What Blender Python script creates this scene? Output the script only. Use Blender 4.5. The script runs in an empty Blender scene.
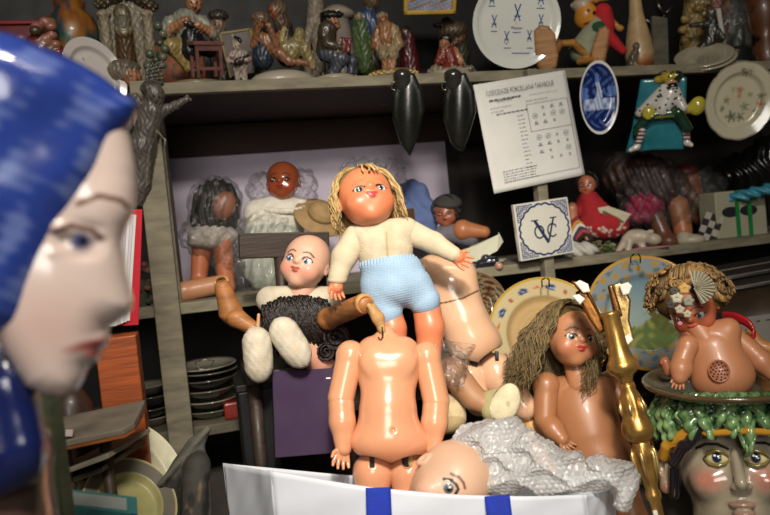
import bpy, bmesh, math, random
import numpy as np
from mathutils import Vector, Matrix, Euler
random.seed(7); RNG = np.random.default_rng(7)
SC = bpy.context.scene; COL = SC.collection
R = math.radians
F, CX, CY = 700.0, 385.0, 257.5
CAM = Vector((0, 0, .5))
_X = Vector((2539, 275, -700)).normalized()
_Z = Vector((-1724, 17700, 700)); _Z = (_Z - _X*_Z.dot(_X)).normalized()
_Y = _Z.cross(_X)
W2C = Matrix((_X, _Y, _Z)).transposed()          # columns: world axes seen from the camera
C2W = W2C.transposed()
CR, CU, CB = C2W.col[0].copy(), C2W.col[1].copy(), C2W.col[2].copy()

def P(px, py, d):
    return CAM + C2W @ Vector(((px-CX)/F*d, -(py-CY)/F*d, -d))
def ray(px, py): return C2W @ Vector(((px-CX)/F, -(py-CY)/F, -1))
def dY(px, py, Y): r = ray(px, py); return (Y-CAM.y)/r.y
def PY(px, py, Y): return P(px, py, dY(px, py, Y))
def dZ(px, py, z): r = ray(px, py); return (z-CAM.z)/r.z
def proj(p):
    c = W2C @ (Vector(p)-CAM); return (CX+F*c.x/-c.z, CY-F*c.y/-c.z, -c.z)
def on(px, Y, z):
    a = W2C @ Vector((0, Y-CAM.y, z-CAM.z)); b = W2C @ Vector((1, 0, 0)); k = (px-CX)/F
    X = -(a.x + k*a.z)/(b.x + k*b.z)
    return Vector((X, Y, z))
def vf(px, py, d, rx=0, ry=0, rz=0, sc=1.0):
    """frame facing the viewer; unit = one pixel at depth d (times sc)"""
    o = P(px, py, d); w = (CAM-o).normalized()
    u = (CR - w*CR.dot(w)).normalized(); v = w.cross(u)
    m = Matrix((u, v, w)).transposed() @ Euler((R(rx), R(ry), R(rz)), 'ZXY'[::1] and 'XYZ').to_matrix()
    return Matrix.Translation(o) @ (m*(d/F*sc)).to_4x4()
def hf(px, py, d, roll, yaw, pitch, sc):
    """head frame: roll CCW, yaw to picture right, pitch up (degrees)"""
    o = P(px, py, d); w = (CAM-o).normalized()
    u = (CR - w*CR.dot(w)).normalized(); v = w.cross(u)
    m = Matrix((u, v, w)).transposed() @ Matrix.Rotation(R(roll), 3, 'Z') @ Matrix.Rotation(R(yaw), 3, 'Y') @ Matrix.Rotation(R(-pitch), 3, 'X')
    return Matrix.Translation(o) @ (m*(d/F*sc)).to_4x4()
def wf(o, rz=0, rx=0, ry=0):
    """frame standing on the world axes: x along the shelf, y up, z out of the shelf"""
    m = Matrix(((1, 0, 0), (0, 0, -1), (0, 1, 0))) @ Matrix.Rotation(R(ry), 3, 'Y') @ Matrix.Rotation(R(rx), 3, 'X') @ Matrix.Rotation(R(rz), 3, 'Z')
    return Matrix.Translation(Vector(o)) @ m.to_4x4()

def lin(c):
    if isinstance(c, str): c = tuple(int(c[i:i+2], 16) for i in (0, 2, 4))
    return tuple(((v/255)/12.92 if v/255 <= .04045 else ((v/255+.055)/1.055)**2.4) for v in c[:3])

# ---------- materials -------------------------------------------------
_M = {}
def M(kind):
    if kind in _M: return _M[kind]
    spec = dict(  # rough, coat, noise amount, noise scale, bump, bump scale, metallic, sheen
        lacquer=(.22, .6, .10, 14, .03, 30, 0), vinyl=(.42, .1, .08, 20, .02, 60, 0), bisque=(.5, .05, .06, 18, .0, 60, 0),
        porcelain=(.12, .7, .06, 12, .02, 25, 0), glaze=(.15, .6, .25, 30, .08, 40, 0), dimmed_glaze=(.42, .2, .45, 45, .12, 50, 0), satin=(.45, .1, .2, 40, .1, 60, 0),
        matte=(.85, 0, .25, 40, .15, 70, 0), cloth=(.95, 0, .18, 60, .35, 420, 0), knit=(.95, 0, .12, 40, .2, 300, 0),
        paper=(.8, 0, .06, 20, .05, 30, 0), gold=(.3, 0, .4, 40, .2, 60, .8), metal=(.3, 0, .3, 20, .05, 40, .9),
        hair=(.5, 0, .3, 60, .4, 160, 0), woodgrain=(.55, .05, .4, 18, .25, 30, 0), painted_wood=(.75, 0, .4, 16, .25, 30, 0),
        concrete=(.9, 0, .3, 6, .2, 40, 0), eye=(.06, .8, .0, 10, 0, 10, 0), dark=(.6, 0, .3, 20, .1, 40, 0), leather=(.35, .2, .3, 30, .15, 60, 0),
        faded=(.55, .05, .3, 25, .1, 50, 0))[kind]
    ro, co, na, ns, bu, bs, me = spec
    m = bpy.data.materials.new(kind); m.use_nodes = True; nt = m.node_tree; N = nt.nodes; L = nt.links
    b = N['Principled BSDF']
    at = N.new('ShaderNodeAttribute'); at.attribute_name = 'Col'
    tc = N.new('ShaderNodeNewGeometry')
    vec = tc.outputs['Position']
    if kind in ('woodgrain', 'painted_wood'):
        mp = N.new('ShaderNodeMapping'); mp.inputs['Scale'].default_value = (.6, 1.5, 6) if kind == 'woodgrain' else (1.2, 2, 4)
        L.new(vec, mp.inputs[0]); vec = mp.outputs[0]
    no = N.new('ShaderNodeTexNoise'); no.inputs['Scale'].default_value = ns; no.inputs['Detail'].default_value = 6
    L.new(vec, no.inputs['Vector'])
    mr = N.new('ShaderNodeMapRange'); mr.inputs[1].default_value = .3; mr.inputs[2].default_value = .7
    mr.inputs[3].default_value = 1-na; mr.inputs[4].default_value = 1+na*.4
    L.new(no.outputs[0], mr.inputs[0])
    mx = N.new('ShaderNodeMix'); mx.data_type = 'RGBA'; mx.blend_type = 'MULTIPLY'; mx.inputs[0].default_value = 1
    if kind == 'dimmed_glaze':
        # brown tint put into the colour to dim the upper shelf pieces
        dm = N.new('ShaderNodeMix'); dm.data_type = 'RGBA'; dm.blend_type = 'MULTIPLY'; dm.inputs[0].default_value = 1; dm.inputs[7].default_value = (.95, .87, .76, 1)
        L.new(at.outputs['Color'], dm.inputs[6]); L.new(dm.outputs[2], mx.inputs[6])
    else: L.new(at.outputs['Color'], mx.inputs[6]); L.new(mr.outputs[0], mx.inputs[7])
    L.new(mx.outputs[2], b.inputs['Base Color'])
    mr2 = N.new('ShaderNodeMapRange'); mr2.inputs[3].default_value = ro*.8; mr2.inputs[4].default_value = min(1, ro*1.25)
    L.new(no.outputs[0], mr2.inputs[0]); L.new(mr2.outputs[0], b.inputs['Roughness'])
    b.inputs['Coat Weight'].default_value = co; b.inputs['Coat Roughness'].default_value = .12
    b.inputs['Metallic'].default_value = me
    if kind in ('lacquer', 'vinyl', 'bisque'):
        b.inputs['Subsurface Weight'].default_value = .12; b.inputs['Subsurface Scale'].default_value = .01
        b.inputs['Subsurface Radius'].default_value = (1, .4, .25)
    if bu > 0:
        n2 = N.new('ShaderNodeTexNoise'); n2.inputs['Scale'].default_value = bs; n2.inputs['Detail'].default_value = 4
        L.new(vec, n2.inputs['Vector'])
        bp = N.new('ShaderNodeBump'); bp.inputs['Strength'].default_value = bu; bp.inputs['Distance'].default_value = .004
        L.new(n2.outputs[0], bp.inputs['Height']); L.new(bp.outputs[0], b.inputs['Normal'])
    _M[kind] = m; return m
def Mplastic(kind):
    if kind in _M: return _M[kind]
    m = bpy.data.materials.new(kind); m.use_nodes = True; nt = m.node_tree; N = nt.nodes; L = nt.links
    N.remove(N['Principled BSDF']); out = N['Material Output']
    at = N.new('ShaderNodeAttribute'); at.attribute_name = 'Col'
    tr = N.new('ShaderNodeBsdfTransparent'); gl = N.new('ShaderNodeBsdfGlossy'); df = N.new('ShaderNodeBsdfDiffuse'); tl = N.new('ShaderNodeBsdfTranslucent')
    gl.inputs['Roughness'].default_value = .16 if kind == 'clear_plastic' else .2
    L.new(at.outputs['Color'], df.inputs[0]); L.new(at.outputs['Color'], tl.inputs[0])
    m1 = N.new('ShaderNodeMixShader'); m1.inputs[0].default_value = .4; L.new(df.outputs[0], m1.inputs[1]); L.new(tl.outputs[0], m1.inputs[2])
    m2 = N.new('ShaderNodeMixShader'); m2.inputs[0].default_value = .05 if kind == 'clear_plastic' else .52
    L.new(tr.outputs[0], m2.inputs[1]); L.new(m1.outputs[0], m2.inputs[2])
    fr = N.new('ShaderNodeFresnel'); fr.inputs[0].default_value = 1.45
    ma = N.new('ShaderNodeMath'); ma.operation = 'MULTIPLY_ADD'; ma.inputs[1].default_value = .55 if kind == 'clear_plastic' else .9; ma.inputs[2].default_value = .03 if kind == 'clear_plastic' else .06
    L.new(fr.outputs[0], ma.inputs[0])
    m3 = N.new('ShaderNodeMixShader'); L.new(ma.outputs[0], m3.inputs[0]); L.new(m2.outputs[0], m3.inputs[1]); L.new(gl.outputs[0], m3.inputs[2])
    no = N.new('ShaderNodeTexNoise'); no.inputs['Scale'].default_value = 45; no.inputs['Detail'].default_value = 3
    no.inputs['Distortion'].default_value = 1.5
    geo = N.new('ShaderNodeNewGeometry'); L.new(geo.outputs['Position'], no.inputs['Vector'])
    bp = N.new('ShaderNodeBump'); bp.inputs['Strength'].default_value = .9; bp.inputs['Distance'].default_value = .012
    L.new(no.outputs[0], bp.inputs['Height']); L.new(bp.outputs[0], gl.inputs['Normal']); L.new(bp.outputs[0], fr.inputs['Normal'])
    L.new(m3.outputs[0], out.inputs[0]); _M[kind] = m; return m

# ---------- things and meshes ------------------------------------------
THINGS = []
def tag(o, label, cat, group=None):
    o['label'] = label; o['category'] = cat
    if group: o['group'] = group
    THINGS.append(o); return o
def thing(name, label, cat, group=None):
    o = bpy.data.objects.new(name, None); COL.objects.link(o); o.empty_display_size = .02
    return tag(o, label, cat, group)
def mk(name, V, Fc, mat, parent=None, cols=None, smooth=True, label=None):
    me = bpy.data.meshes.new(name)
    V = np.asarray(V, dtype=float)
    me.from_pydata([tuple(v) for v in V], [], [tuple(int(i) for i in f) for f in Fc])
    at = me.color_attributes.new('Col', 'FLOAT_COLOR', 'POINT')
    c = np.ones((len(V), 4)); cols = np.asarray(cols if cols is not None else (.5, .5, .5), dtype=float)
    c[:, :3] = cols
    at.data.foreach_set('color', c.ravel())
    if smooth: me.polygons.foreach_set('use_smooth', [True]*len(me.polygons))
    me.materials.append(mat); me.update()
    o = bpy.data.objects.new(name, me); COL.objects.link(o)
    if parent: o.parent = parent
    if label: o['label'] = label
    return o
def finish():
    """put each thing's origin at its base"""
    for t in THINGS:
        ms = ([t] if t.type == 'MESH' else []) + [c for c in t.children_recursive if c.type == 'MESH']
        lo = np.full(3, 1e9); hi = -lo
        for o in ms:
            a = np.empty(len(o.data.vertices)*3); o.data.vertices.foreach_get('co', a); a = a.reshape(-1, 3)
            lo = np.minimum(lo, a.min(0)); hi = np.maximum(hi, a.max(0))
        b = Vector(((lo[0]+hi[0])/2, (lo[1]+hi[1])/2, lo[2]))
        for o in ms: o.data.transform(Matrix.Translation(-b)); o.data.update()
        t.location = b

def ico(n=16, m=10):
    V = [(0, 0, 1)]; Fc = []
    for j in range(1, m):
        for i in range(n):
            a = 2*math.pi*i/n; t = math.pi*j/m
            V.append((math.sin(t)*math.cos(a), math.sin(t)*math.sin(a), math.cos(t)))
    V.append((0, 0, -1)); L_ = len(V)-1
    for i in range(n): Fc.append((0, 1+i, 1+(i+1) % n)); Fc.append((L_, L_-n+(i+1) % n, L_-n+i))
    for j in range(m-2):
        for i in range(n):
            a = 1+j*n; k = (i+1) % n
            Fc.append((a+i, a+n+i, a+n+k, a+k))
    return np.array(V, float), Fc
class MB:
    def __init__(s, Mx=None): s.M = Mx or Matrix.Identity(4); s.V = []; s.F = []; s.C = []; s.n = 0
    def add(s, V, Fc, col, Mx=None):
        A = np.array((s.M @ Mx) if Mx is not None else s.M)
        V = np.asarray(V, float); W = V @ A[:3, :3].T + A[:3, 3]
        s.V.append(W); s.F += [tuple(i+s.n for i in f) for f in Fc]; s.n += len(V)
        c = np.empty((len(V), 3)); c[:] = lin(col) if (isinstance(col, str) or (isinstance(col, tuple))) else col
        s.C.append(c); return s
    def box(s, c, size, col, Mx=None, bev=0.0, rz=0, taper=1.0):
        bm = bmesh.new(); bmesh.ops.create_cube(bm, size=1)
        for v in bm.verts:
            v.co = Vector((v.co.x*size[0]*(taper if v.co.y > 0 else 1), v.co.y*size[1], v.co.z*size[2]*(taper if v.co.y > 0 else 1)))
        if bev: bmesh.ops.bevel(bm, geom=list(bm.edges), offset=bev, segments=2, affect='EDGES', profile=.5)
        if rz: bmesh.ops.rotate(bm, verts=bm.verts, matrix=Matrix.Rotation(R(rz), 3, 'Z'))
        bmesh.ops.translate(bm, verts=bm.verts, vec=Vector(c)); bm.verts.index_update()
        s.add([v.co[:] for v in bm.verts], [[v.index for v in f.verts] for f in bm.faces], col, Mx); bm.free(); return s
    def ell(s, c, r, col, Mx=None, n=18, m=12):
        V, Fc = ico(n, m); return s.add(V*np.array(r if not np.isscalar(r) else (r, r, r))+np.array(c), Fc, col, Mx)
    def tube(s, pts, rad, col, Mx=None, n=8, flat=1.0, cap=True):
        pts = [Vector(p) for p in pts]; K = len(pts)
        rad = [rad]*K if np.isscalar(rad) else list(rad)
        V = []; Fc = []; up = None
        for i, p in enumerate(pts):
            t = (pts[min(i+1, K-1)]-pts[max(i-1, 0)])
            t = t.normalized() if t.length > 1e-9 else Vector((0, 0, 1))
            if up is None:
                up = Vector((0, 0, 1)) if abs(t.z) < .9 else Vector((1, 0, 0))
            a = (up - t*up.dot(t))
            a = a.normalized() if a.length > 1e-6 else t.orthogonal().normalized()
            up = a; b = t.cross(a)
            for j in range(n):
                q = 2*math.pi*j/n; V.append((p + a*(math.cos(q)*rad[i]) + b*(math.sin(q)*rad[i]*flat))[:])
        for i in range(K-1):
            for j in range(n):
                k = (j+1) % n; Fc.append((i*n+j, i*n+k, (i+1)*n+k, (i+1)*n+j))
        if cap: Fc.append(tuple(range(n))[::-1]); Fc.append(tuple(range((K-1)*n, K*n)))
        return s.add(V, Fc, col, Mx)
    def lathe(s, prof, col, Mx=None, n=40, sx=1, sy=1, colf=None, rim=None, closed=False):
        """profile [(r, h)], axis = z of the frame; colf(x, y, r, a, k) -> linear colour; rim(a) scales the radius"""
        V = []; Fc = []; K = len(prof); C = []
        for k, (r, h) in enumerate(prof):
            for j in range(n):
                a = 2*math.pi*j/n; q = r*(rim(a, k) if rim else 1)
                V.append((q*math.cos(a)*sx, q*math.sin(a)*sy, h))
                if colf: C.append(colf(q*math.cos(a), q*math.sin(a), r, a, k))
        for k in range(K-1):
            for j in range(n):
                i = (j+1) % n; Fc.append((k*n+j, k*n+i, (k+1)*n+i, (k+1)*n+j))
        if closed:
            for j in range(n): Fc.append(((K-1)*n+j, (K-1)*n+(j+1) % n, (j+1) % n, j))
        else:
            Fc.append(tuple(range(n))[::-1]); Fc.append(tuple(range((K-1)*n, K*n)))
        return s.add(V, Fc, np.array(C) if colf else col, Mx)
    def prism(s, poly, z0, z1, col, Mx=None, bev=0.0):
        bm = bmesh.new(); vs = [bm.verts.new((x, y, z0)) for x, y in poly]; f = bm.faces.new(vs)
        r = bmesh.ops.extrude_face_region(bm, geom=[f]); vv = [e for e in r['geom'] if isinstance(e, bmesh.types.BMVert)]
        bmesh.ops.translate(bm, verts=vv, vec=(0, 0, z1-z0)); bmesh.ops.recalc_face_normals(bm, faces=bm.faces)
        if bev:
            es = [e for e in bm.edges if abs(e.verts[0].co.z-e.verts[1].co.z) < 1e-9]
            bmesh.ops.bevel(bm, geom=es, offset=bev, segments=2, affect='EDGES', profile=.5)
        bm.verts.index_update()
        s.add([v.co[:] for v in bm.verts], [[v.index for v in f.verts] for f in bm.faces], col, Mx); bm.free(); return s
    def grid(s, f, nu, nv, col=None, Mx=None, colf=None):
        """f(u,v)->xyz for u,v in 0..1"""
        V = [f(i/(nu-1), j/(nv-1)) for j in range(nv) for i in range(nu)]
        Fc = [(j*nu+i, j*nu+i+1, (j+1)*nu+i+1, (j+1)*nu+i) for j in range(nv-1) for i in range(nu-1)]
        C = np.array([colf(i/(nu-1), j/(nv-1)) for j in range(nv) for i in range(nu)]) if colf else col
        return s.add(V, Fc, C, Mx)
    def text(s, body, size, col, Mx, sx=1.0, ext=.0, align='CENTER', off=0.0):
        cu = bpy.data.curves.new('t', 'FONT'); cu.body = body; cu.size = size; cu.align_x = align; cu.extrude = ext; cu.offset = off; cu.resolution_u = 3
        o = bpy.data.objects.new('t', cu); COL.objects.link(o); bpy.context.view_layer.update()
        me = bpy.data.meshes.new_from_object(o.evaluated_get(bpy.context.evaluated_depsgraph_get()))
        V = [(v.co.x*sx, v.co.y, v.co.z) for v in me.vertices]; Fc = [tuple(p.vertices) for p in me.polygons]
        bpy.data.objects.remove(o); bpy.data.curves.remove(cu); bpy.data.meshes.remove(me)
        if V: s.add(V, Fc, col, Mx)
        return s
    def build(s, name, mat, parent=None, smooth=True, label=None, ang=None):
        o = mk(name, np.concatenate(s.V), s.F, mat if not isinstance(mat, str) else (M(mat)), parent, np.concatenate(s.C), smooth, label)
        if smooth and ang:
            try: o.data.set_sharp_from_angle(angle=R(ang))
            except Exception: pass
        return o

# ---------- smooth solid shapes (signed distances -> surface nets) ------
def snets(V):
    nx, ny, nz = V.shape; acc = np.zeros((nx-1, ny-1, nz-1, 3)); cnt = np.zeros((nx-1, ny-1, nz-1))
    S = V < 0
    def sl(o): return tuple(slice(o[i], V.shape[i]-1+o[i]) for i in range(3))
    cs = [(i, j, k) for i in (0, 1) for j in (0, 1) for k in (0, 1)]
    for a in cs:
        for ax in range(3):
            if a[ax]: continue
            b = list(a); b[ax] = 1
            va, vb = V[sl(a)], V[sl(b)]; cr = S[sl(a)] != S[sl(b)]
            t = np.where(cr, va/np.where(cr, va-vb, 1), 0)
            for i in range(3): acc[..., i] += np.where(cr, a[i]+(t if i == ax else 0), 0)
            cnt += cr
    act = cnt > 0; idx = -np.ones(act.shape, int); idx[act] = np.arange(act.sum())
    I = np.argwhere(act); verts = acc[act]/cnt[act][:, None] + I
    faces = []
    for ax in range(3):
        u, v = [(1, 2), (2, 0), (0, 1)][ax]
        a = [slice(1, -1)]*3; a[ax] = slice(0, -1); b = list(a); b[ax] = slice(1, None)
        cr = S[tuple(a)] != S[tuple(b)]; E = np.argwhere(cr)
        if len(E) == 0: continue
        off = np.array([1, 1, 1]); off[ax] = 0; E = E+off
        def cell(du, dv):
            c = E.copy(); c[:, u] += du; c[:, v] += dv; return idx[c[:, 0], c[:, 1], c[:, 2]]
        q = np.stack([cell(-1, -1), cell(0, -1), cell(0, 0), cell(-1, 0)], 1)
        ins = S[E[:, 0], E[:, 1], E[:, 2]]
        q = np.where(ins[:, None], q, q[:, ::-1]); faces.append(q)
    return verts, np.concatenate(faces)
def rotm(rot):
    if rot is None: return None
    e = Euler((0, 0, R(rot))) if np.isscalar(rot) else Euler([R(a) for a in rot], 'XYZ')
    return np.array(e.to_matrix())
FOLD = None
class Body:
    """smooth solid in a frame; pixel coordinates when made with (px, py, d), canonical ones when made with a matrix"""
    def __init__(s, px=None, py=None, d=None, Mx=None):
        s.pix = Mx is None; s.M = vf(px, py, d) if s.pix else Mx; s.c0 = (px, py); s.p = []; s.sp = []
    def q(s, p):
        p = tuple(p)+((0,) if len(p) == 2 else ())
        return np.array((p[0]-s.c0[0], s.c0[1]-p[1], p[2]), float) if s.pix else np.array(p, float)
    def world(s, p): return s.M @ Vector(s.q(p))
    def c(s, a, b, ra, rb=None, k=0, col=None, sub=False, fx=1):
        a, b = s.q(a), s.q(b); rb = ra if rb is None else rb
        def f(x, a=a, b=b):
            pa = x-a; ba = b-a; h = np.clip((pa@ba)/max(ba@ba, 1e-9), 0, 1)
            e = pa-h[..., None]*ba
            return np.sqrt((e**2).sum(-1))-(ra+(rb-ra)*h)
        r = max(ra, rb); s.p.append((f, np.minimum(a, b)-r, np.maximum(a, b)+r, k, col, sub)); return s
    def e(s, c, r, k=0, col=None, rot=None, sub=False):
        c = s.q(c); r = np.array((r, r, r) if np.isscalar(r) else r, float); Rm = rotm(rot)
        def f(x):
            y = x-c
            if Rm is not None: y = y@Rm
            k0 = np.sqrt(((y/r)**2).sum(-1)); k1 = np.sqrt(((y/r**2)**2).sum(-1))
            return np.where(k1 > 1e-9, k0*(k0-1)/np.maximum(k1, 1e-9), -r.min())
        m = r.max() if Rm is not None else r
        s.p.append((f, c-m, c+m, k, col, sub)); return s
    def b(s, c, half, r=0, k=0, col=None, rot=None, sub=False):
        c = s.q(c); hh = np.array(half, float); Rm = rotm(rot)
        def f(x):
            y = x-c
            if Rm is not None: y = y@Rm
            q = np.abs(y)-hh+r
            return np.sqrt((np.maximum(q, 0)**2).sum(-1))+np.minimum(q.max(-1), 0)-r
        m = np.linalg.norm(hh) if Rm is not None else hh
        s.p.append((f, c-m, c+m, k, col, sub)); return s
    def poly(s, pts, w, half, r=3, k=0, col=None, sub=False):
        A = np.array([s.q((p[0], p[1], w)) for p in pts]); w = A[0, 2]
        def f(x):
            px, py = x[..., 0], x[..., 1]; d = np.full(px.shape, 1e18); sg = np.ones(px.shape); n = len(A); j = n-1
            for i in range(n):
                ex, ey = A[j, 0]-A[i, 0], A[j, 1]-A[i, 1]; wx, wy = px-A[i, 0], py-A[i, 1]
                t = np.clip((wx*ex+wy*ey)/(ex*ex+ey*ey+1e-12), 0, 1)
                d = np.minimum(d, (wx-ex*t)**2+(wy-ey*t)**2)
                c1 = py >= A[i, 1]; c2 = py < A[j, 1]; c3 = ex*wy > ey*wx
                fl = (c1 & c2 & c3) | (~c1 & ~c2 & ~c3); sg = np.where(fl, -sg, sg); j = i
            d2 = sg*np.sqrt(d)+r; dz = np.abs(x[..., 2]-w)-half+r
            return np.sqrt(np.maximum(d2, 0)**2+np.maximum(dz, 0)**2)+np.minimum(np.maximum(d2, dz), 0)-r
        lo = A.min(0); hi = A.max(0); lo[2] -= half; hi[2] += half
        s.p.append((f, lo, hi, k, col, sub)); return s
    def spot(s, x, y, rx, ry, col, alpha=1, soft=.35, rot=0, zmin=None, zmax=None):
        q = s.q((x, y, 0)); s.sp.append((q[0], q[1], rx, ry, lin(col), alpha, soft, R(rot), zmin, zmax)); return s
    def line(s, pts, wd, col, alpha=1, zmin=None):
        for (a, b) in zip(pts[:-1], pts[1:]):
            n = max(1, int(math.hypot(b[0]-a[0], b[1]-a[1])/(wd*.6)))
            for i in range(n+1): s.spot(a[0]+(b[0]-a[0])*i/n, a[1]+(b[1]-a[1])*i/n, wd, wd, col, alpha, .4, 0, zmin)
        return s
    def build(s, name, mat, parent=None, h=1.0, col='808080', disp=None, colf=None, relax=1, label=None, cap=None):
        pr = s.p
        lo = np.min([p[1] for p in pr if not p[5]], 0)-2*h; hi = np.max([p[2] for p in pr if not p[5]], 0)+2*h
        mk_ = max([p[3] for p in pr]+[0])*.3; lo -= mk_; hi += mk_
        if disp: lo -= disp[1]; hi += disp[1]
        n = np.ceil((hi-lo)/h).astype(int)+1
        V = np.full(n, 1e3*h)
        ax = [lo[i]+h*np.arange(n[i]) for i in range(3)]
        for f, a, b, k, c_, sub in pr:
            mg = k+3*h+(disp[1] if disp else 0); i0 = np.clip(np.floor((a-mg-lo)/h).astype(int), 0, n-1); i1 = np.clip(np.ceil((b+mg-lo)/h).astype(int)+1, 1, n)
            if (i1 <= i0).any(): continue
            g = np.stack(np.meshgrid(*[ax[i][i0[i]:i1[i]] for i in range(3)], indexing='ij'), -1)
            d = f(g); sl_ = tuple(slice(i0[i], i1[i]) for i in range(3)); o = V[sl_]
            if not sub:
                if k: hh = np.clip(.5+.5*(o-d)/k, 0, 1); V[sl_] = o*(1-hh)+d*hh-k*hh*(1-hh)
                else: V[sl_] = np.minimum(o, d)
            else:
                if k: hh = np.clip(.5-.5*(o+d)/k, 0, 1); V[sl_] = o*(1-hh)-d*hh+k*hh*(1-hh)
                else: V[sl_] = np.maximum(o, -d)
        if disp is None and FOLD: disp = (FOLD, 0)
        if disp:
            g = np.stack(np.meshgrid(*ax, indexing='ij'), -1); V = V-disp[0](g)
        v, fc = snets(V); v = v*h+lo
        if relax:
            e = np.concatenate([fc[:, [0, 1]], fc[:, [1, 2]], fc[:, [2, 3]], fc[:, [3, 0]]]); e = np.concatenate([e, e[:, ::-1]])
            dg = np.bincount(e[:, 0], minlength=len(v))[:, None]
            for _ in range(relax):
                sm = np.stack([np.bincount(e[:, 0], weights=v[e[:, 1], i], minlength=len(v)) for i in range(3)], 1)/np.maximum(dg, 1)
                v = v*.5+sm*.5
        base = np.array(lin(col)); Cc = np.tile(base, (len(v), 1))
        if any(p[4] is not None for p in pr):
            D = np.full(len(v), 1e9)
            for f, a, b, k, c_, sub in pr:
                if sub: continue
                d = f(v); nw = d < D; D = np.where(nw, d, D); Cc[nw] = lin(c_) if c_ is not None else base
        for (x, y, rx, ry, c_, al, so, ro, zm, zx) in s.sp:
            dx, dy = v[:, 0]-x, v[:, 1]-y
            if ro: dx, dy = dx*math.cos(ro)+dy*math.sin(ro), -dx*math.sin(ro)+dy*math.cos(ro)
            ee = np.sqrt((dx/rx)**2+(dy/ry)**2); a = al*np.clip((1+so-ee)/(2*so), 0, 1)
            if zm is not None: a = a*(v[:, 2] > zm)
            if zx is not None: a = a*(v[:, 2] < zx)
            Cc = Cc*(1-a[:, None])+np.array(c_)*a[:, None]
        if FOLD: Cc = Cc*(1+.28*np.sin(v[:, 0]*.7+2*np.sin(v[:, 1]*.31))*np.sin(v[:, 1]*.8+v[:, 2]*.5))[:, None]
        if colf: Cc = colf(v, Cc)
        A = np.array(s.M); W = v@A[:3, :3].T+A[:3, 3]
        return mk(name, W, fc, mat if not isinstance(mat, str) else M(mat), parent, Cc, True, label)

# ---------- dolls --------------------------------------------------------
def hand(b, wrist, tip, size, side=1, curl=.3, nrm=(0, 0, 1), col=None, spread=1.0):
    """palm, four unequal bent fingers and a thumb; wrist/tip give the direction of the hand; b is a Body (pixels)"""
    if b.pix:
        w = Vector(b.q(wrist)); t = Vector(b.q(tip))
    else: w = Vector(wrist); t = Vector(tip)
    y = (t-w).normalized(); z = Vector(nrm); z = (z-y*z.dot(y)).normalized(); x = y.cross(z)*side; s = size
    def put(a, c, ra, rb, k):
        bb = b.pix; b.pix = False; b.c(tuple(a), tuple(c), ra, rb, k, col); b.pix = bb
    for i in range(4):
        fx = (i-1.5)*.21*s
        put(w+x*fx*.55, w+x*fx+y*.5*s, .14*s, .125*s, .08*s)
    L_ = (.40, .48, .45, .34)
    for i in range(4):
        fx = (i-1.5)*.23*s; a = w+x*fx+y*.5*s; dr = (y+x*(i-1.5)*.13*spread).normalized()
        m = a+dr*(L_[i]*.55*s)+z*(curl*.12*s); e = m+(dr*(1-.6*curl)+z*(curl*1.2)).normalized()*(L_[i]*.5*s)
        put(a, m, .105*s, .095*s, .03*s); put(m, e, .095*s, .07*s, .02*s)
    a = w-x*.26*s+y*.12*s; m = a+(y*.5-x*.62+z*.25).normalized()*.3*s; e = m+(y*.85-x*.3+z*.3).normalized()*.24*s
    put(a, m, .13*s, .1*s, .05*s); put(m, e, .1*s, .075*s, .02*s)

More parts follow.
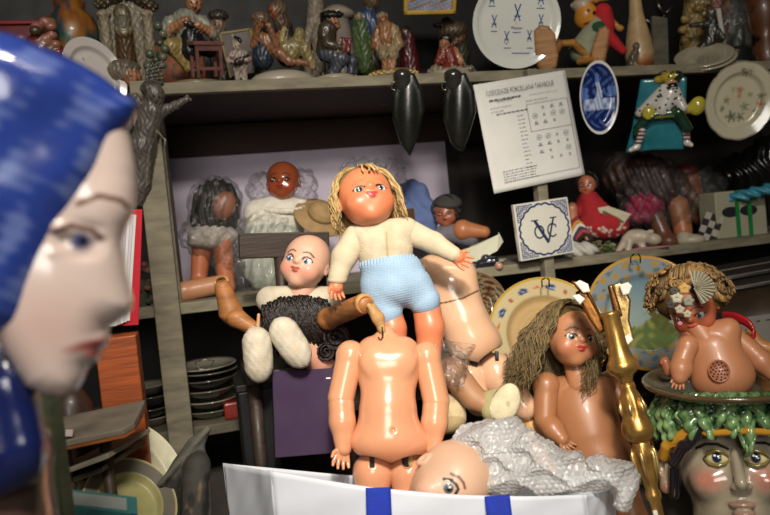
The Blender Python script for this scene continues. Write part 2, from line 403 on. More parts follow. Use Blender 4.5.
def doll_head(t, Mx, skin, mat='vinyl', lips='b8413a', blush='d8745c', blush_a=.5, brow='4a2c1c', iris='3a5a78', h=.032, white='e8e4da',
              brow_a=.9, lash=True, openness=1.0, neck=True, name='head', lash_col='1c120c', ears=True, open_top=False, fat=1.0, eye_col=None, ey=-.07, my=.09):
    b = Body(Mx=Mx)
    b.e((0, .2, -.1), (.80, .80, .86)).e((0, -.28, .12), (.66*fat, .64, .62), .25).e((0, -.72, .42), (.2, .17, .18), .22)
    for s in (-1, 1):
        b.e((s*.36, -.36, .44), (.28*fat, .26, .24), .22)
        if ears:
            b.e((s*.79, -.1, -.08), (.07, .2, .13), .05).e((s*.86, -.1, -.02), (.05, .11, .07), .03, sub=True)
        b.e((s*.30, .02+ey, .86), (.17, .105*openness, .22), .08, sub=True)
    b.e((0, .12+ey, .62), (.3, .14, .1), .2)
    b.c((0, .02, .70), (0, -.2+my, .80), .06, .085, .12).e((.075, -.22+my, .76), (.055, .05, .06), .04).e((-.075, -.22+my, .76), (.055, .05, .06), .04)
    b.e((-.07, -.43+my, .73), (.11, .042, .09), .04, rot=-8).e((.07, -.43+my, .73), (.11, .042, .09), .04, rot=8).e((0, -.52+my, .72), (.11, .05, .085), .04)
    b.c((-.15, -.475+my, .84), (.15, -.475+my, .84), .02, .02, .03, sub=True)
    if neck: b.c((0, -.7, -.12), (0, -1.22, -.18), .36, .4, .12)
    if open_top: b.e((0, 1.15, -.5), (.62, .42, .55), .03, sub=True)
    zf = .25
    b.spot(-.44, -.38, .26, .22, blush, blush_a, .7, 0, zf).spot(.44, -.38, .26, .22, blush, blush_a, .7, 0, zf)
    b.spot(-.06, -.435+my, .12, .045, lips, .95, .3, -8, zf).spot(.06, -.435+my, .12, .045, lips, .95, .3, 8, zf).spot(0, -.52+my, .11, .05, lips, .9, .3, 0, zf)
    for s in (-1, 1):
        b.line([(s*.14, .28+ey), (s*.24, .32+ey), (s*.36, .31+ey), (s*.49, .21+ey)], .026, brow, brow_a, zf)
        if lash:
            b.line([(s*.17, .06+ey), (s*.22, .11*openness+.015+ey), (s*.3, .125*openness+.015+ey), (s*.4, .11*openness+.01+ey), (s*.49, .03+ey)], .026, lash_col, .95, zf)
    o = b.build(name, mat, t, h, skin)
    for s in (-1, 1):
        e = Body(Mx=Mx); c = (s*.30, .02+ey, .57); e.e(c, (.18, .18, .18))
        e.spot(s*.30-.02, .01+ey, .105, .105, iris, 1, .15, 0, .6).spot(s*.30-.02, .01+ey, .05, .05, '08080a', 1, .2, 0, .6).spot(s*.3-.05, .05+ey, .022, .022, 'ffffff', 1, .2, 0, .6)
        e.build('eye', 'eye', t, .03, white)
    return o
def hair(t, Mx, col, n=150, length=1.0, wave=.05, rad=.075, front=.55, seed=1, name='hair', top=.9, lift=.0, spread=1.0, fringe=0, cap=True, mat='hair', part=0.0, var=.35, sweep=(0, 0)):
    rg = random.Random(seed); mb = MB(Mx); c0 = np.array(lin(col))
    if cap: mb.ell((0, .27, -.17), (.83, .80, .85), c0*.6, n=24, m=14)
    for i in range(n):
        a = rg.uniform(front, 2*math.pi-front); ph0 = rg.uniform(.0, .9)**1.0; pts = []; rr = []
        r0 = .9+rg.uniform(0, .13)+lift; L_ = length*rg.uniform(.75, 1.1); w0 = rg.uniform(0, 6.28); wf_ = rg.uniform(5, 8)
        K = 14; ce = Vector((0, .2, -.1)); ph = ph0; d = 0; p = None
        for k in range(K):
            s_ = k/(K-1)
            arc = s_*(1.55+L_)
            ang = ph0+arc
            if ang < 1.6: q = Vector((math.sin(ang)*math.sin(a), math.cos(ang), math.cos(a)*math.sin(ang)))
            else:
                q = Vector((math.sin(a)*spread, -(ang-1.6)*.95+math.cos(1.6), math.cos(a)))
            q = Vector((q.x*r0*.93, q.y*r0*.92, q.z*r0))
            ww = wave*(.3+s_)
            q += Vector((math.sin(wf_*s_*3+w0)*ww, math.cos(wf_*s_*2.2+w0)*ww*.4, math.cos(wf_*s_*3+w0)*ww))
            q += Vector((sweep[0]*s_*s_, 0, sweep[1]*s_*s_))
            q += ce; pts.append(q); rr.append(rad*(1-.75*s_**2)*rg.uniform(.9, 1.1))
        f = 1+rg.uniform(-var, var)
        mb.tube(pts, rr, c0*f, n=5)
    for i in range(fringe):
        x = rg.uniform(-.6, .6); pts = []
        for k in range(7):
            s_ = k/6; pts.append(Vector((x*(.5+.6*s_)+rg.uniform(-.03, .03), 1.03-.62*s_**1.4, .05+.83*math.sin(s_*1.5)-.1*abs(x))))
        mb.tube(pts, [.06*(1-.6*k/6) for k in range(7)], c0*(1+rg.uniform(-var, var)), n=5)
    return mb.build(name, mat, t)
# ---------- camera, room, shelves ----------------------------------------
cam = bpy.data.cameras.new('camera'); co = bpy.data.objects.new('camera', cam); COL.objects.link(co)
cam.sensor_width = 36; cam.lens = F/770*36; co.matrix_world = Matrix.Translation(CAM) @ C2W.to_4x4(); SC.camera = co
cam.clip_start = .02
cam.dof.use_dof = True; cam.dof.focus_distance = 1.08; cam.dof.aperture_fstop = 5.0

Y0 = P(170, 313, 1.35).y                     # front plane of the shelves
ZL = PY(170, 305, Y0).z                      # lower shelf, top
ZU = PY(170, 83, Y0).z                       # upper shelf, top
SD = .40                                     # shelf depth
def struct(o): o['kind'] = 'structure'; return o
XL, XR = -2.2, 2.6
mb = MB(); mb.box((.2, .4, -.01), (XR-XL, 3.0, .02), '4a463f'); struct(mb.build('floor', 'concrete', smooth=False))
mb = MB(); mb.box((.2, Y0+SD+.1, 1.2), (XR-XL, .04, 2.4), '2a2420'); struct(mb.build('wall_back', 'matte', smooth=False))
mb = MB(); mb.box((XL-.02, .4, 1.2), (.04, 3.0, 2.4), '3a3430'); struct(mb.build('wall_left', 'matte', smooth=False))
mb = MB(); mb.box((XR+.02, .4, 1.2), (.04, 3.0, 2.4), '3a3430'); struct(mb.build('wall_right', 'matte', smooth=False))
mb = MB(); mb.box((.2, .4, 2.41), (XR-XL, 3.0, .02), '8a8580'); struct(mb.build('ceiling', 'matte', smooth=False))

WOOD = '857d68'
xa, xb = -1.05, 1.75                          # ends of the shelving
t = thing('shelving_unit', 'weathered pale wooden shelving behind all the dolls and ornaments', 'shelf')
th = .021
def board(name, x0, x1, y0, y1, z0, z1, col, mat='painted_wood', bev=.002, label=None):
    m = MB(); m.box(((x0+x1)/2, (y0+y1)/2, (z0+z1)/2), (x1-x0, y1-y0, z1-z0), col, bev=bev)
    return m.build(name, mat, t, smooth=False, label=label)
board('shelf_board', xa, xb, Y0+.02, Y0+SD, ZU-th+.002, ZU, '3a2a22')
board('shelf_edge', xa, xb, Y0-.001, Y0+.0195, ZU-th, ZU+.001, WOOD, label='pale edge strip of the upper shelf')
board('shelf_board', xa, xb, Y0+.02, Y0+SD, ZL-th+.002, ZL, '8c836f')
board('shelf_edge', xa, xb, Y0-.001, Y0+.0195, ZL-th, ZL+.001, WOOD, label='pale edge strip of the lower shelf')
ZB = ZL-.248
board('shelf_board', xa, xb, Y0+.02, Y0+SD, ZB-th, ZB, '6b6353')
px0, px1 = PY(149, 250, Y0).x, PY(174, 250, Y0).x
board('post', px0, px1, Y0-.047, Y0-.0015, 0, ZU-.004, WOOD, label='broad pale left upright with knots')
xq = PY(545, 275, Y0).x
board('post', xq-.012, xq+.012, Y0-.026, Y0-.0015, 0, ZU-.003, WOOD, label='slim upright behind the paper sheet and tile')
board('side_panel', px1-.012, px1+.004, Y0+.02, Y0+SD, ZL, ZU-th, '837b69')
xl, xr = PY(172, 200, Y0+SD).x, PY(447, 180, Y0+SD).x
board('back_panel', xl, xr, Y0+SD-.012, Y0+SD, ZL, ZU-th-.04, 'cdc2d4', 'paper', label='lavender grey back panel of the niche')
board('back_rail', xl, xr, Y0+SD-.03, Y0+SD-.0125, ZU-th-.075, ZU-th-.001, '3c2a22', label='dark brown rail under the upper shelf')
board('back_panel', xr+.001, xb, Y0+SD-.012, Y0+SD, ZL, ZU-th, '1e1714', 'dark', label='near black back panel behind the right half')
board('back_panel', xa, xb, Y0+SD-.012, Y0+SD, 0, ZL-th-.001, '1c1815', 'dark', label='dark backing below the lower shelf')
board('back_panel', xa, xb, Y0+SD-.012, Y0+SD, ZU+.001, ZU+.6, '0e0b0a', 'dark', label='dark backing above the upper shelf')
board('end_panel', xa-.02, xa, Y0, Y0+SD, 0, ZU+.6, '4a4338')
board('end_panel', xb, xb+.02, Y0, Y0+SD, 0, ZU+.6, '4a4338')

# lights: the shop's fluorescent tube overhead, an added centre spot and an added front fill
def area(name, loc, tgt, sx, sy, e, col=(1, .93, .82)):
    l = bpy.data.lights.new(name, 'AREA'); l.shape = 'RECTANGLE'; l.size = sx; l.size_y = sy; l.energy = e; l.color = col
    o = bpy.data.objects.new(name, l); COL.objects.link(o); o.location = loc
    o.rotation_euler = (Vector(tgt)-Vector(loc)).to_track_quat('-Z', 'Y').to_euler(); return o
area('ceiling_tube', (.02, -.25, 1.42), (.0, 1.1, .45), .5, .14, 19)
l = bpy.data.lights.new('centre_fill_spot', 'SPOT'); l.energy = 112; l.spot_size = R(40); l.spot_blend = 1; l.shadow_soft_size = .07; l.color = (1, .92, .8)  # added spot lamp, brightens the middle of the heap
o = bpy.data.objects.new('centre_fill_spot', l); COL.objects.link(o); o.location = (.02, -.30, 1.25); o.rotation_euler = (P(428, 268, 1.1)-o.location).to_track_quat('-Z', 'Y').to_euler()
area('front_fill', (-.35, -1.3, 1.0), (.0, 1.2, .5), .8, .6, 15, (1, .96, .9))  # added soft fill from behind the camera, reaches the back of the niche
w = bpy.data.worlds.new('World'); SC.world = w; w.use_nodes = True
w.node_tree.nodes['Background'].inputs[0].default_value = (.9, .92, 1, 1); w.node_tree.nodes['Background'].inputs[1].default_value = .02
SC.view_settings.view_transform = 'Standard'; SC.view_settings.look = 'None'; SC.view_settings.exposure = 0.0; SC.view_settings.gamma = 1
# ---------- the heap of dolls in the middle -------------------------------
PEACH = 'd99a74'; PALE = 'dcb08e'
# headless jointed doll body standing in the bag
D = .98
t = thing('jointed_doll_body', 'headless glossy peach jointed doll body standing upright in the white bag', 'doll')
b = Body(388, 400, D)
b.e((388, 368, 0), (33, 31, 23)).c((372, 352, 0), (404, 352, 0), 15, 15, 10).e((388, 412, 3), (29, 40, 25), 14).e((390, 440, 1), (40, 22, 27), 14)
b.c((386, 345, -2), (386, 337, -2), 13, 11, 5)
b.e((375, 363, 17), (13, 11, 5), 10).e((402, 363, 17), (13, 11, 5), 10)
b.e((393, 428, 31), (2.6, 2.8, 5), 1.5, sub=True)
b.e((373, 469, 3), (21, 19, 24), 3, sub=True).e((409, 469, 3), (21, 19, 24), 3, sub=True)
b.e((385, 338, -2), (8, 4.5, 8), 2, sub=True)
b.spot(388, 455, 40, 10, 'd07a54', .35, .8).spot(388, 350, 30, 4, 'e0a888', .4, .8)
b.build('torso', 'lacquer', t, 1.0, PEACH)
def neckpart(t, d, a, c, ra, rb, mat, col):
    b = Body(a[0], a[1], d); b.c(a, c, ra, rb, 2).build('neck', mat, t, 1.0, col)
def jarm(t, d, sh, el, wr, tip, r, side, mat='lacquer', col=PEACH, hcol=None, w=0, hs=15, nrm=(0, 0, 1), curl=.35, hand_on=True, px=None, py=None):
    px = px or el[0]; py = py or el[1]
    b = Body(px, py, d); b.c(sh, el, r[0], r[1]).e(sh, r[0]*1.06, 3); b.build('upper_arm', mat, t, 1.0, col)
    b = Body(px, py, d)
    k = .14; e2 = tuple(el[i]+(wr[i]-el[i])*k for i in range(3))
    b.e(el, r[1]*.93).c(e2, tuple((e2[i]*.6+wr[i]*.4) for i in range(3)), r[1]*.98, r[2]*1.08, 2).c(tuple((e2[i]*.6+wr[i]*.4) for i in range(3)), wr, r[2]*1.05, r[3], 4)
    b.build('forearm', mat, t, 1.0, col)
    if hand_on:
        hs *= 1.25; b = Body(px, py, d); b.e(wr, r[3]*.95); hand(b, wr, tip, hs, side, curl, nrm); b.build('hand', mat, t, .6, hcol or col)
jarm(t, D, (350, 355, 0), (341, 398, 2), (344, 446, 8), (339, 472, 12), (13.5, 13.5, 12, 8), -1, hs=16, nrm=(.35, -.1, 1))
jarm(t, D, (427, 356, 0), (436, 401, 2), (432, 446, 6), (425, 470, 8), (13.5, 13.5, 12, 8), 1, hs=16, nrm=(-.3, 0, 1))
for x, y in ((373, 472), (409, 472)):
    b = Body(x, y, D); b.e((x, y-1, 4), (19.5, 19, 20)).c((x, y+2, 4), (x+(x-391)*.12, y+70, 2), 18.5, 14, 6)
    if x < 390: b.b((x-1, y-12, 23), (2.2, 8, 8), 1, 1, sub=True); b.build('thigh', 'lacquer', t, .8, PEACH, colf=None)
    else: b.e((x-2, y-11, 23), (6, 8, 7), 1.5, sub=True).build('thigh', 'lacquer', t, .8, PEACH)
    m = MB(vf(x, y, D))
    if x < 390: m.box((-1, 12, 17.5), (4.6, 15, 4), '0d0a08', bev=.5)
    else: m.ell((-2, 11, 17), (6, 7.5, 4), '14100c').ell((2, 10, 20), (3, 5.5, 2), 'a98a52')
    m.build('slot', 'dark', t)
    b = Body(x, y+100, D); b.c((x+(x-391)*.12, y+72, 2), (x+(x-391)*.15, y+125, 0), 14.5, 10).e((x+(x-391)*.15, y+133, 8), (10, 6, 17), 5).build('lower_leg', 'lacquer', t, 1.4, PEACH)
# its neck stump: cord tuft and hook
m = Body(380, 325, D+.012); m.c((372, 309, 2), (378, 318, 4), 5.5, 6, col='b88a55').c((378, 318, 4), (382, 330, 2), 5.5, 3.8, 4, col='c49c68').c((374, 313, 6), (369, 306, 8), 3, 2.5, 2, col='c49c68').build('neck_plug', 'cloth', t, .7, 'c09862')
m = MB(vf(380, 325, D)); m.tube([(2, -2, 4), (3, -10, 3), (1, -15, 2), (-2, -12, 3)], .8, '2a2420', n=6).build('hook', 'metal', t)

# doll in blue shorts
D = 1.05; OR = 'd9825a'
t = thing('vinyl_doll', 'blond vinyl doll in cream jersey and light blue knitted shorts', 'doll')
Mh = hf(366, 199, D, 5, 13, 30, 34)
doll_head(t, Mh, OR, 'vinyl', lips='a8323a', blush='c8552e', blush_a=.35, brow='a86e48', brow_a=.25, iris='2c3c40', openness=.72, fat=1.1, neck=False, lash_col='2a1c12', ey=-.1, my=.17)
neckpart(t, D, (371, 212, 2), (378, 226, -1), 12.5, 13.5, 'vinyl', OR)
hair(t, Mh, 'c0a06a', n=900, length=.42, wave=.035, rad=.02, front=1.15, seed=3, fringe=6, var=.5, lift=.03, spread=1.1)
b = Body(385, 250, D)
b.c((362, 236, 0), (406, 230, 0), 14, 13).e((385, 250, 1), (28, 26, 20), 8).e((388, 266, 1), (25, 12, 19), 8).c((373, 226, -2), (374, 220, -2), 15, 13, 5)
b.line([(386, 232), (388, 262)], .9, 'a8906a', .5, 5)
b.spot(390, 245, 3, 14, 'c8a878', .35, .8, 0, 5)
b.build('jersey', 'cloth', t, 1.0, 'c9b99c')
b = Body(345, 260, D); b.c((357, 238, 0), (344, 257, 5), 14, 12.5).c((344, 257, 5), (338, 276, 9), 12, 9.5, 4).e((337, 280, 9), (9.5, 4, 9), 2); b.build('sleeve', 'knit', t, .9, 'c9b99c')
b = Body(340, 292, D); b.c((337, 280, 9), (336, 287, 10), 7, 7.2); hand(b, (336, 284, 10), (337, 300, 12), 17, -1, .45, (.5, 0, 1)); b.build('hand', 'vinyl', t, .6, OR)
b = Body(435, 245, D); b.c((409, 232, 0), (434, 243, 4), 13, 10.5).c((434, 243, 4), (453, 254, 10), 10.5, 8, 4); b.build('sleeve', 'knit', t, .9, 'c9b99c')
b = Body(463, 262, D); b.c((453, 254, 10), (458, 257, 11), 7, 7.4); hand(b, (455, 256, 11), (474, 268, 14), 18, 1, .25, (0, .25, 1)); b.build('hand', 'vinyl', t, .6, OR)
b = Body(395, 285, D)
b.e((390, 265, 1), (31, 16, 24)).e((395, 284, 1), (35, 24, 27), 8).c((382, 296, 1), (386, 311, 3), 20, 16.5, 5).c((414, 288, 1), (424, 300, 3), 19, 16, 5)
def rib(v, C):
    # knitted ribs at waist and leg openings, rows elsewhere
    x, y = v[:, 0], v[:, 1]
    f = 1+.04*np.sin(y*2.6)+.025*np.sin(x*1.9)
    return C*f[:, None]
def ribd(g):
    yy = g[..., 1]-(g[..., 0]*.2)
    return np.where(yy > 24, .5*np.sin(g[..., 0]*2.1), .13*np.sin(yy*2.6))
b.build('shorts', 'knit', t, .7, '9bb6cf', disp=(ribd, .7), colf=rib, relax=0)
for a, c, e in (((387, 309, 3), (392, 330, 4), (397, 372, 2)), ((425, 298, 3), (430, 328, 4), (428, 372, 2))):
    b = Body(c[0], c[1], D); b.c(a, c, 14, 14.5).c(c, e, 14, 11, 3).e((c[0]+1, c[1]-4, 8), (11, 9, 10), 5).e((e[0], e[1]+12, 8), (11, 8, 17), 6); b.build('leg', 'vinyl', t, 1.0, OR)

# seated bald bisque doll
D = 1.15
t = thing('bisque_doll', 'bald bisque doll seated on the chair with white cloth feet', 'doll')
Mh = hf(306, 263, D, -11, -23, 9, 29)
doll_head(t, Mh, 'd9a88f', 'bisque', lips='a84238', blush='d0705a', blush_a=.5, brow='5a3a28', iris='5f7f9a', openness=1.12, fat=1.06, neck=False, brow_a=.75)
neckpart(t, D, (305, 280, 0), (300, 300, -3), 11.5, 14, 'bisque', 'd9a88f')
b = Body(300, 310, D); b.e((300, 312, -6), (34, 24, 20)).c((270, 300, -4), (332, 300, -4), 14, 14, 8).e((302, 340, -4), (34, 22, 22), 8); b.build('dress', 'cloth', t, 1.1, 'c9bda6')
# wooden ball-jointed arms with bored ends
WD = 'a86e3c'
b = Body(230, 300, D-.03); b.c((223, 288, 6), (231, 312, 4), 8.2, 11.5).c((231, 312, 4), (234, 318, 4), 11.5, 9, 3).e((222, 283.5, 8), (3, 3, 3), .6, sub=True); b.build('upper_arm', 'woodgrain', t, .8, WD)
m = MB(vf(222, 284.5, D-.03, -40, -12)); m.lathe([(0, 6), (7, 6), (7.4, 5.5), (7.4, 4)], 'c79a62', n=20); m.lathe([(0, 6.6), (2.6, 6.6), (2.7, 6)], '1a100a', n=12); m.lathe([(4.2, 6.2), (4.4, 6.9), (5, 6.9), (5.2, 6.2)], '8a5a30', n=20); m.build('joint_cap', 'woodgrain', t)
b = Body(248, 322, D-.04); b.e((236, 318, 4), 9.5).c((238, 319, 4), (254, 329, 10), 9.5, 7, 2); b.build('forearm', 'woodgrain', t, .8, WD)
b = Body(258, 325, D-.05); hand(b, (250, 331, 8), (261, 325, 10), 10, -1, .5, (.2, .2, 1)); b.c((258, 326, 10), (258.5, 315, 11), 2, 1.6, 1); b.build('hand', 'satin', t, .55, 'c8946e')
b = Body(345, 312, D-.03); b.c((330, 318, 2), (361, 305, 72), 10.5, 9.3).e((328, 319, 2), 11, 3); b.build('upper_arm', 'woodgrain', t, .8, WD)
m = MB(vf(364, 303.5, D-.03-.118, 12, 28)); m.lathe([(9.6, -5), (10, 0), (9.6, 3), (7.5, 3.2), (7, 0), (0, 0)], 'c08a50', n=22); m.build('joint_cap', 'woodgrain', t)
# feet: stuffed white cloth seen from the soles
for c, r, ro in (((258, 355, 36), (14, 26, 15), 6), ((291, 343, 34), (14.5, 27, 14), 33)):
    b = Body(c[0], c[1], D-.03); b.e(c, r, rot=ro)
    a = R(ro); ux, uy = math.sin(a), math.cos(a)
    b.e((c[0]-ux*13, c[1]-uy*13, c[2]-1), (13.5, 12.5, 12), 5, rot=ro).e((c[0]+ux*12, c[1]+uy*12, c[2]-2), (12, 12, 13), 5, rot=ro)
    b.spot(c[0]+4, c[1]+6, 5, 4, 'b09a78', .45, .8).spot(c[0]-4, c[1]-10, 6, 5, 'b8a488', .3, .8).spot(c[0]-2, c[1]+16, 5, 4, 'a89070', .4, .8)
    b.build('foot', 'cloth', t, .8, 'd2c8b4', disp=(lambda g: .22*np.sin(g[..., 0]*.9+g[..., 1]*.3)*np.sin(g[..., 1]*.5), .6))
b = Body(275, 350, D); b.c((274, 330, -2), (262, 350, 12), 14, 12).build('leg', 'cloth', t, 1.1, 'c8b088')
b = Body(305, 350, D); b.c((318, 358, 4), (300, 352, 16), 15, 12).e((320, 362, 4), (14, 12, 12), 4).build('leg', 'bisque', t, 1.1, 'd89a82')

# its wig, lying over the lap
t = thing('wig', 'dark brown curly wig lying on the lap of the bald doll', 'wig')
rg = random.Random(5); m = MB(vf(300, 317, D-.012)); c0 = np.array(lin('170a05'))
m.ell((0, 0, -2), (34, 24, 13), c0*.7)
for i in range(650):
    x0 = rg.uniform(-32, 27); y0 = 22*math.sqrt(max(0, 1-(x0/42)**2))*rg.uniform(.2, 1); ln = rg.uniform(24, 50); ph = rg.uniform(0, 6.28); pts = []
    for k in range(12):
        s_ = k/11; x = x0*(1+.35*s_)+math.sin(s_*9+ph)*2.2+4*s_*s_; y = y0-ln*s_
        z = 14*math.sqrt(max(0, 1-(x/46)**2))*math.sqrt(max(.02, 1-((y)/30)**2))+2+math.cos(s_*9+ph)*1.6
        pts.append((x, y, z))
    m.tube(pts, [1.05*(1-.5*k/11) for k in range(12)], c0*(1+rg.uniform(-.5, .7)), n=5)
for (cx_, cy_, r_) in ((36, -20, 13), (30, -2, 9), (26, -34, 9)):
    for j in range(12):
        pts = []
        for k in range(22):
            a = k*.62+j*.9; rr = r_*(1-k/26); pts.append((cx_+rr*math.cos(a), cy_+rr*math.sin(a), 4+j*.9-k*.1+rg.uniform(-.5, .5)))
        m.tube(pts, [1.0]*22, c0*(1+rg.uniform(-.3, .9)), n=5)
for i in range(30):
    x0 = rg.uniform(-36, -20); pts = [(x0+math.sin(k*.8+i)*1.5, 12-k*3.6, 6+math.cos(k*.8+i)*1.5) for k in range(9)]
    m.tube(pts, [1.7*(1-.06*k) for k in range(9)], c0*(1+rg.uniform(-.4, .6)), n=5)
m.build('curls', 'hair', t)

# dark brown chair it sits on
t = thing('child_chair', 'dark brown wooden chair with broad top rail behind the bald doll', 'chair')
DK = '3a2c24'
m = MB(vf(285, 245, 1.235, 0, 14, 1.5)); m.box((0, 0, 0), (92, 25, 6), DK, bev=1.5); m.box((0, 11.5, 2.6), (91, 1.4, 1.2), '57463a', bev=.3); m.build('top_rail', 'woodgrain', t, smooth=False)
for x in (282, 322):
    m = MB(vf(x, 245, 1.235, 0, 14)); m.tube([(-2, -10, -2), (2, -60, -2), (5, -110, 4)], 6.2 if x == 282 else 5, DK, n=12); m.build('spindle', 'woodgrain', t)
o = P(292, 358, 1.2); zs = o.z
m = MB(); m.box((o.x, o.y-.005, zs-.012), (.17, .15, .022), DK, bev=.004); m.build('seat', 'woodgrain', t, smooth=False)
for sx in (-1, 1):
    for sy in (-1, 1):
        m = MB(); m.tube([(o.x+sx*.072, o.y-.005+sy*.06, zs-.022), (o.x+sx*.078, o.y-.005+sy*.066, 0)], [.011, .008], DK, n=10); m.build('leg', 'woodgrain', t)

# second jointed body reclining behind
D = 1.15
t = thing('jointed_doll_body', 'headless pale glossy jointed doll body reclining behind the blue shorts', 'doll')
b = Body(460, 310, D)
b.c((432, 268, 0), (462, 272, 0), 14, 13).e((450, 290, 2), (29, 30, 22), 10, rot=22).e((464, 322, 4), (25, 34, 24), 12, rot=22).e((474, 343, 2), (27, 22, 25), 10, rot=15)
b.line([(428, 305), (445, 303), (462, 299), (478, 291)], .7, '4a3020', .8, 2)
b.e((462, 368, 4), (20, 13, 22), 3, sub=True).e((494, 360, 4), (18, 13, 22), 3, sub=True)
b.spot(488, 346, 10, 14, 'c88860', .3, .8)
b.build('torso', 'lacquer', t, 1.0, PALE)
b = Body(425, 300, D); b.c((424, 270, 0), (420, 305, 0), 12, 11).build('upper_arm', 'lacquer', t, 1.2, PALE)
b = Body(497, 375, D); b.e((496, 371, 4), (18, 18, 18)).c((499, 378, 4), (523, 406, 10), 16.5, 12.5, 5); b.e((497, 356, 22), (2.4, 6, 6), 1, sub=True); b.build('thigh', 'lacquer', t, .9, PALE)
b = Body(530, 425, D); b.e((524, 408, 10), 12.2).c((526, 412, 10), (540, 452, 10), 12.8, 10, 2).e((546, 466, 16), (10, 8, 16), 5); b.build('lower_leg', 'lacquer', t, 1.0, 'd8a060')
b = Body(470, 380, D); b.e((470, 376, 2), (18, 17, 18)).c((468, 380, 2), (478, 402, 10), 16, 13, 5); b.e((474, 363, 20), (2.6, 6, 6), 1, sub=True); b.build('thigh', 'lacquer', t, .9, PALE)
m = MB(vf(497, 360, D)); m.box((0, 4, 17), (3.6, 9, 3), '0d0a08', bev=.4); m.build('slot', 'dark', t)
m = MB(vf(474, 367, D)); m.box((0, 3.5, 15.5), (8, 3.6, 3), '0d0a08', bev=.4, rz=-25); m.build('slot', 'dark', t)
# loose brown limb and shoes in front of it
t = thing('doll_leg', 'loose matt brown doll leg tucked beneath the pale body', 'doll leg')
b = Body(465, 390, 1.06); b.c((452, 372, 0), (474, 398, 2), 15, 12).c((474, 398, 2), (492, 408, 6), 11.5, 9.5, 4); b.build('limb', 'bisque', t, 1.0, 'a87a58'); 
t = thing('doll_shoe', 'beige doll shoe with its pale oval sole turned to the viewer', 'shoe', None)
b = Body(500, 404, 1.03)
b.e((506, 403, 4), (13, 20, 5), rot=-22, col='d2c6a4').e((496, 405, -6), (13, 18, 10), 4, rot=-22, col='a89c72').c((490, 412, -4), (488, 398, -8), 8, 7, 6, col='a89c72').spot(508, 404, 2, 3, 'a08e68', .6)
b.build('shoe_body', 'cloth', t, .8, 'b0a47c'); m = MB(vf(506, 403, 1.03, 0, 0, -22)); m.lathe([(13.6, 3.4), (14.2, 4.2), (13.6, 5)], '8a7e58', n=30, sy=1.46, closed=True); m.build('welt', 'cloth', t)
t = thing('doll_shoe', 'cream rounded doll shoe lying between the two jointed bodies', 'shoe', None)
b = Body(455, 415, 1.07); b.e((452, 412, 0), (14, 19, 12), rot=15, col='c8b48c').e((450, 424, 3), (15, 9, 13), 4, rot=20, col='b39c70'); b.build('shoe_body', 'cloth', t, .9, 'c8b48c')
m = MB(vf(451, 422, 1.07, 60, 0, 18)); m.lathe([(14.5, -1), (15.3, 0), (14.5, 1)], '8a7650', n=28, sy=.8, closed=True); m.build('welt', 'cloth', t)

# bald head lying in the bag
D = .93
t = thing('bisque_doll_head', 'bald pale doll head lying on its side in the white bag', 'doll head')
doll_head(t, hf(449, 486, D, -53, 27, -6, 47), 'd3ac90', 'bisque', lips='b0503e', blush='dc9a80', blush_a=.45, brow='6a4228', iris='5a6a74', h=.022, openness=1.35, brow_a=.7, neck=True, open_top=True, white='cfc6b8', ey=.03)

# white woven bag
t = thing('shopping_bag', 'white woven plastic shopping bag with blue handles at the front', 'bag')
FL, FR, BL, BR = P(271, 471, .865), P(585, 495, .87), P(223, 463, .99), P(612, 474, 1.02)
def bagpt(A, B, u, v, sag=0, bulge=0):
    p = A.lerp(B, u); z = p.z*(1-v)+.004*v; p = Vector((p.x, p.y, z))
    n = Vector((B.y-A.y, A.x-B.x, 0)).normalized()*-1
    p.z -= sag*math.sin(math.pi*u)*(1-v)
    return p + n*(-bulge*math.sin(math.pi*u)*(.4+.6*math.sin(math.pi*min(1, v+.2)))+.0012*math.sin(u*17+v*9)*math.sin(v*13+u*5))
def panel(name, A, B, sag, bulge, nu=60, nv=30, col='d7dbe4'):
    m = MB(); m.grid(lambda u, v: bagpt(A, B, u, v, sag, bulge)[:], nu, nv, col)
    o = m.build(name, Mbag, t); s = o.modifiers.new('s', 'SOLIDIFY'); s.thickness = .0012; s.offset = 0; return o
Mbag = M('paper').copy(); Mbag.name = 'woven_bag'
panel('front_panel', FL, FR, .009, .012); panel('side_panel', BL, FL, .003, -.006, 30); panel('side_panel', FR, BR, .003, .01, 30); panel('back_panel', BR, BL, .016, .004)
for pts in (((378, 489, 366), ), ((497, 497, 497), )):
    x = pts[0][0]; m = MB(vf(x, pts[0][1], .857, 0, 5, 2 if x < 400 else 4))
    m.grid(lambda u, v: ((u-.5)*25, 1-v*38, 1.0+.8*math.sin(v*3)+ (1.5*math.sin(v*6) if v < .1 else 0)), 6, 14, '1a35a8')
    o = m.build('handle', 'cloth', t); s = o.modifiers.new('s', 'SOLIDIFY'); s.thickness = .002

